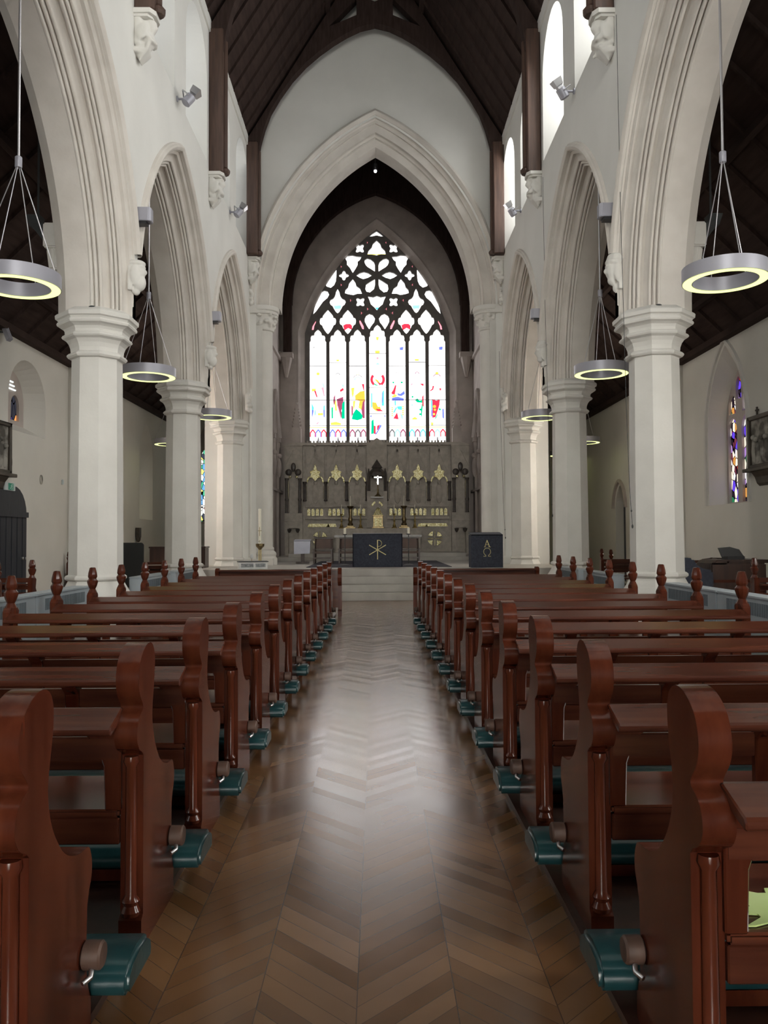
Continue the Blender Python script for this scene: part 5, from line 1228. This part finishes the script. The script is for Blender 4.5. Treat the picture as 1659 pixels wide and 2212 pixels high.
for x, y, z, r, lb in ((-7.47,18.0,2.75,0.07,'small round dark plaque on the left aisle wall right of the door'),(-7.47,16.45,3.0,0.10,'small round dark plaque half hidden by the framed picture on the left aisle wall')):
    m = MB(); m.lathe([(r,0),(r,0.02),(r*0.6,0.03),(0,0.03)], (0,0,0), 16, axis='x'); o = m.build('wall_plaque', M_relief, smooth=40); o.location = (x-0.03,y,z); o.scale = (1,1,1.5); tag(o, lb, 'plaque', 'round wall plaques')
m = MB(); m.box(-0.02,0.02,-0.035,0.035,-0.06,0.06); o = m.build('wall_sensor', M_signwhite, bevel=0.01); o.location = (-7.48, 19.2, 2.78); tag(o, 'tiny white sensor on the left aisle wall close to the column', 'sensor')
t = thing('grey_screen', 'dark grey freestanding screen behind the nearest left column', 'screen', (-5.42, 17.8, 0.0))
m = MB(); m.plate([(-0.27,0.35),(0.27,0.35),(0.27,1.29),(0.23,1.335),(-0.2,1.335),(-0.27,1.27)], [], lambda u, v, tt: (u, tt, v), 0, 0.05); m.build('board', M_charcoal, t, world=False, bevel=0.01)
for s in (-1, 1):
    m = MB(); m.beam((s*0.2,0.02,0.35),(s*0.2,0.02,0.03),0.04,0.04); m.box(s*0.2-0.03,s*0.2+0.03,-0.22,0.26,0,0.035); m.build('foot', M_black, t, world=False)
t = thing('upright_piano', 'dark upright instrument with pale edge lines, right of the grey screen', 'piano', (-5.05, 20.4, 0.0))
m = MB(); m.box(-0.7,0.7,0.0,0.45,0,1.18); m.box(-0.72,0.72,-0.02,0.47,1.18,1.22); m.build('case', M_darkwood, t, world=False, bevel=0.01)
m = MB(); m.box(-0.7,0.7,-0.28,0.0,0.66,0.76); m.box(-0.7,0.7,-0.25,0.0,0.02,0.1); m.build('keyboard_shelf', M_darkwood, t, world=False, bevel=0.006)
m = MB(); m.box(-0.66,0.66,-0.27,-0.05,0.76,0.775); m.box(-0.66,0.66,-0.29,-0.28,0.7,0.715); m.build('keys', M_wax, t, world=False)
m = MB(); m.lathe([(0.08,0),(0.05,0.03),(0.02,0.06),(0.03,0.28),(0.015,0.36),(0.0,0.37)], n=8); o = m.build('carved_finial_post', M_darkwood); o.location = (-5.35, 20.6, 1.22); tag(o, 'pointed dark ornament standing on the upright instrument', 'ornament')
t = thing('wall_bottle_holder', 'narrow dark holder hanging on the far left chapel wall', 'holder', (-7.42, 25.1, 1.35))
m = MB(); m.box(-0.06,0.06,-0.10,0.10,0.12,0.42); m.ball((0,0,0.10), (0.07,0.11,0.13), 10, 8); m.build('body', M_frame, t, world=False)
# right aisle: navy-covered seat, desk and music stand
t = thing('covered_keyboard', 'keyboard stand under a navy cover next to the base of the nearest right column', 'keyboard', (4.70, 12.25, 0))
m = MB(); m.plate([(-0.22,0.30),(-0.22,1.10),(0.0,1.08),(0.06,0.98),(0.14,0.93),(0.30,0.90),(0.30,0.55),(0.16,0.45)], [], lambda u, v, tt: (u, tt, v), -0.3, 0.3); m.build('navy_cover', M_navy, t, world=False, bevel=0.03)
for a in (-0.18, 0.22):
    for b in (-0.22, 0.22):
        m = MB(); m.beam((a,b,0),(a,b,0.5),0.04,0.04); m.build('leg', M_black, t, world=False)
t = thing('organ_console', 'low dark wooden console carrying the black music stand in the right side aisle', 'console', (5.44, 12.4, 0))
m = MB(); m.box(-0.42,0.42,-0.3,0.3,0.0,1.0); m.box(-0.16,0.5,-0.3,0.3,1.0,1.05); m.plate([(-0.42,0.98),(-0.16,0.98),(-0.16,1.05),(-0.34,1.05)], [], lambda u, v, tt: (u, tt, v), -0.3, 0.3); m.build('case', M_darkwood, t, world=False, bevel=0.02)
m = MB()
for k in range(4): m.box(-0.38,0.38,-0.312,-0.30,0.2+0.17*k,0.24+0.17*k)
m.build('panel_rails', M_pew, t, world=False)
t = thing('music_stand', 'black slanted music stand on the wooden console in the right side aisle', 'music stand', (5.46, 12.35, 1.051))
m = MB(); m.plate([(-0.16,0.04),(0.20,0.03),(0.17,0.06),(0.12,0.15),(-0.02,0.19),(-0.20,0.175)], [], lambda u, v, tt: (u, 0.25*v+tt, v), 0, 0.03); m.build('desk', M_black, t, world=False)
m = MB(); m.box(-0.12,0.14,-0.1,0.12,0,0.045); m.build('foot', M_black, t, world=False)

# lime card on the nearest right pew ------------------------------------------
rng = random.Random(4); pts = []
W2, H2 = 0.165, 0.09
per = [(-W2+2*W2*k/7, -H2) for k in range(7)] + [(W2, -H2+2*H2*k/5) for k in range(5)] + [(W2-2*W2*k/7, H2) for k in range(7)] + [(-W2, H2-2*H2*k/5) for k in range(5)]
for i, (a, b) in enumerate(per):
    f = 0.80 if i % 2 else 1.12
    nx, ny = per[(i+1) % len(per)]
    pts += [(a*f, b*f), (a*f+(nx-a)*0.45, b*f+(ny-b)*0.45)]
t = thing('lime_card', 'lime green jagged-edged card lying on the seat of the nearest right pew', 'card', (1.055, 2.03, 0.4765))
m = MB(); m.plate(pts, [], lambda u, v, tt: (u, v, tt), 0, 0.004); m.build('card', M_card, t, world=False)
m = MB()
for r in range(3):
    x = -0.02
    while x < 0.13:
        w = rng.uniform(0.012, 0.03); m.box(x, x+w, -0.055+0.022*r, -0.044+0.022*r, 0.004, 0.0046); x += w+0.007
m.build('print_marks', M_ink, t, world=False)

# ------------------------------------------------------------------ added west fill lamps, sky and camera
def area(name, loc, rot, sx, sy, power, col=(1,1,1)):
    l = bpy.data.lights.new(name, 'AREA'); l.shape = 'RECTANGLE'; l.size = sx; l.size_y = sy; l.energy = power; l.color = col
    o = bpy.data.objects.new(name, l); COL.objects.link(o); o.location = loc; o.rotation_euler = rot; return o
area('west_window_daylight', (0, -5.8, 8.6), (rad(90), 0, rad(180)), 6.0, 8.0, L_WEST, (1.0,0.995,0.97))  # added general fill from behind the viewer; the west wall has no window
area('west_door_daylight', (0, -5.7, 1.7), (rad(90), 0, rad(180)), 2.6, 2.8, L_LOWFILL, (1.0,0.98,0.94))  # added low fill for the pew fronts; no west door is built
w = bpy.data.worlds.new('sky'); SC.world = w; w.use_nodes = True
w.node_tree.nodes['Background'].inputs[0].default_value = (0.75,0.82,0.95,1); w.node_tree.nodes['Background'].inputs[1].default_value = 0.04
cam = bpy.data.cameras.new('camera'); co = bpy.data.objects.new('camera', cam); COL.objects.link(co)
co.location = (0, 0, 1.4); co.rotation_euler = (rad(90)+math.atan(57/1740), rad(0.3), -math.atan(14.5/1740))
cam.sensor_width = 36; cam.lens = 36*1740/2212; cam.clip_start = 0.05; cam.clip_end = 200
SC.camera = co
vs = SC.view_settings
vs.view_transform = 'Standard'; vs.look = 'None'; vs.gamma = 1; vs.use_curve_mapping = False; vs.exposure = EXPO
cy = SC.cycles
cy.use_denoising = True; cy.max_bounces = 8; cy.diffuse_bounces = 5; cy.glossy_bounces = 4; cy.sample_clamp_indirect = 4.0; cy.caustics_reflective = False; cy.caustics_refractive = False
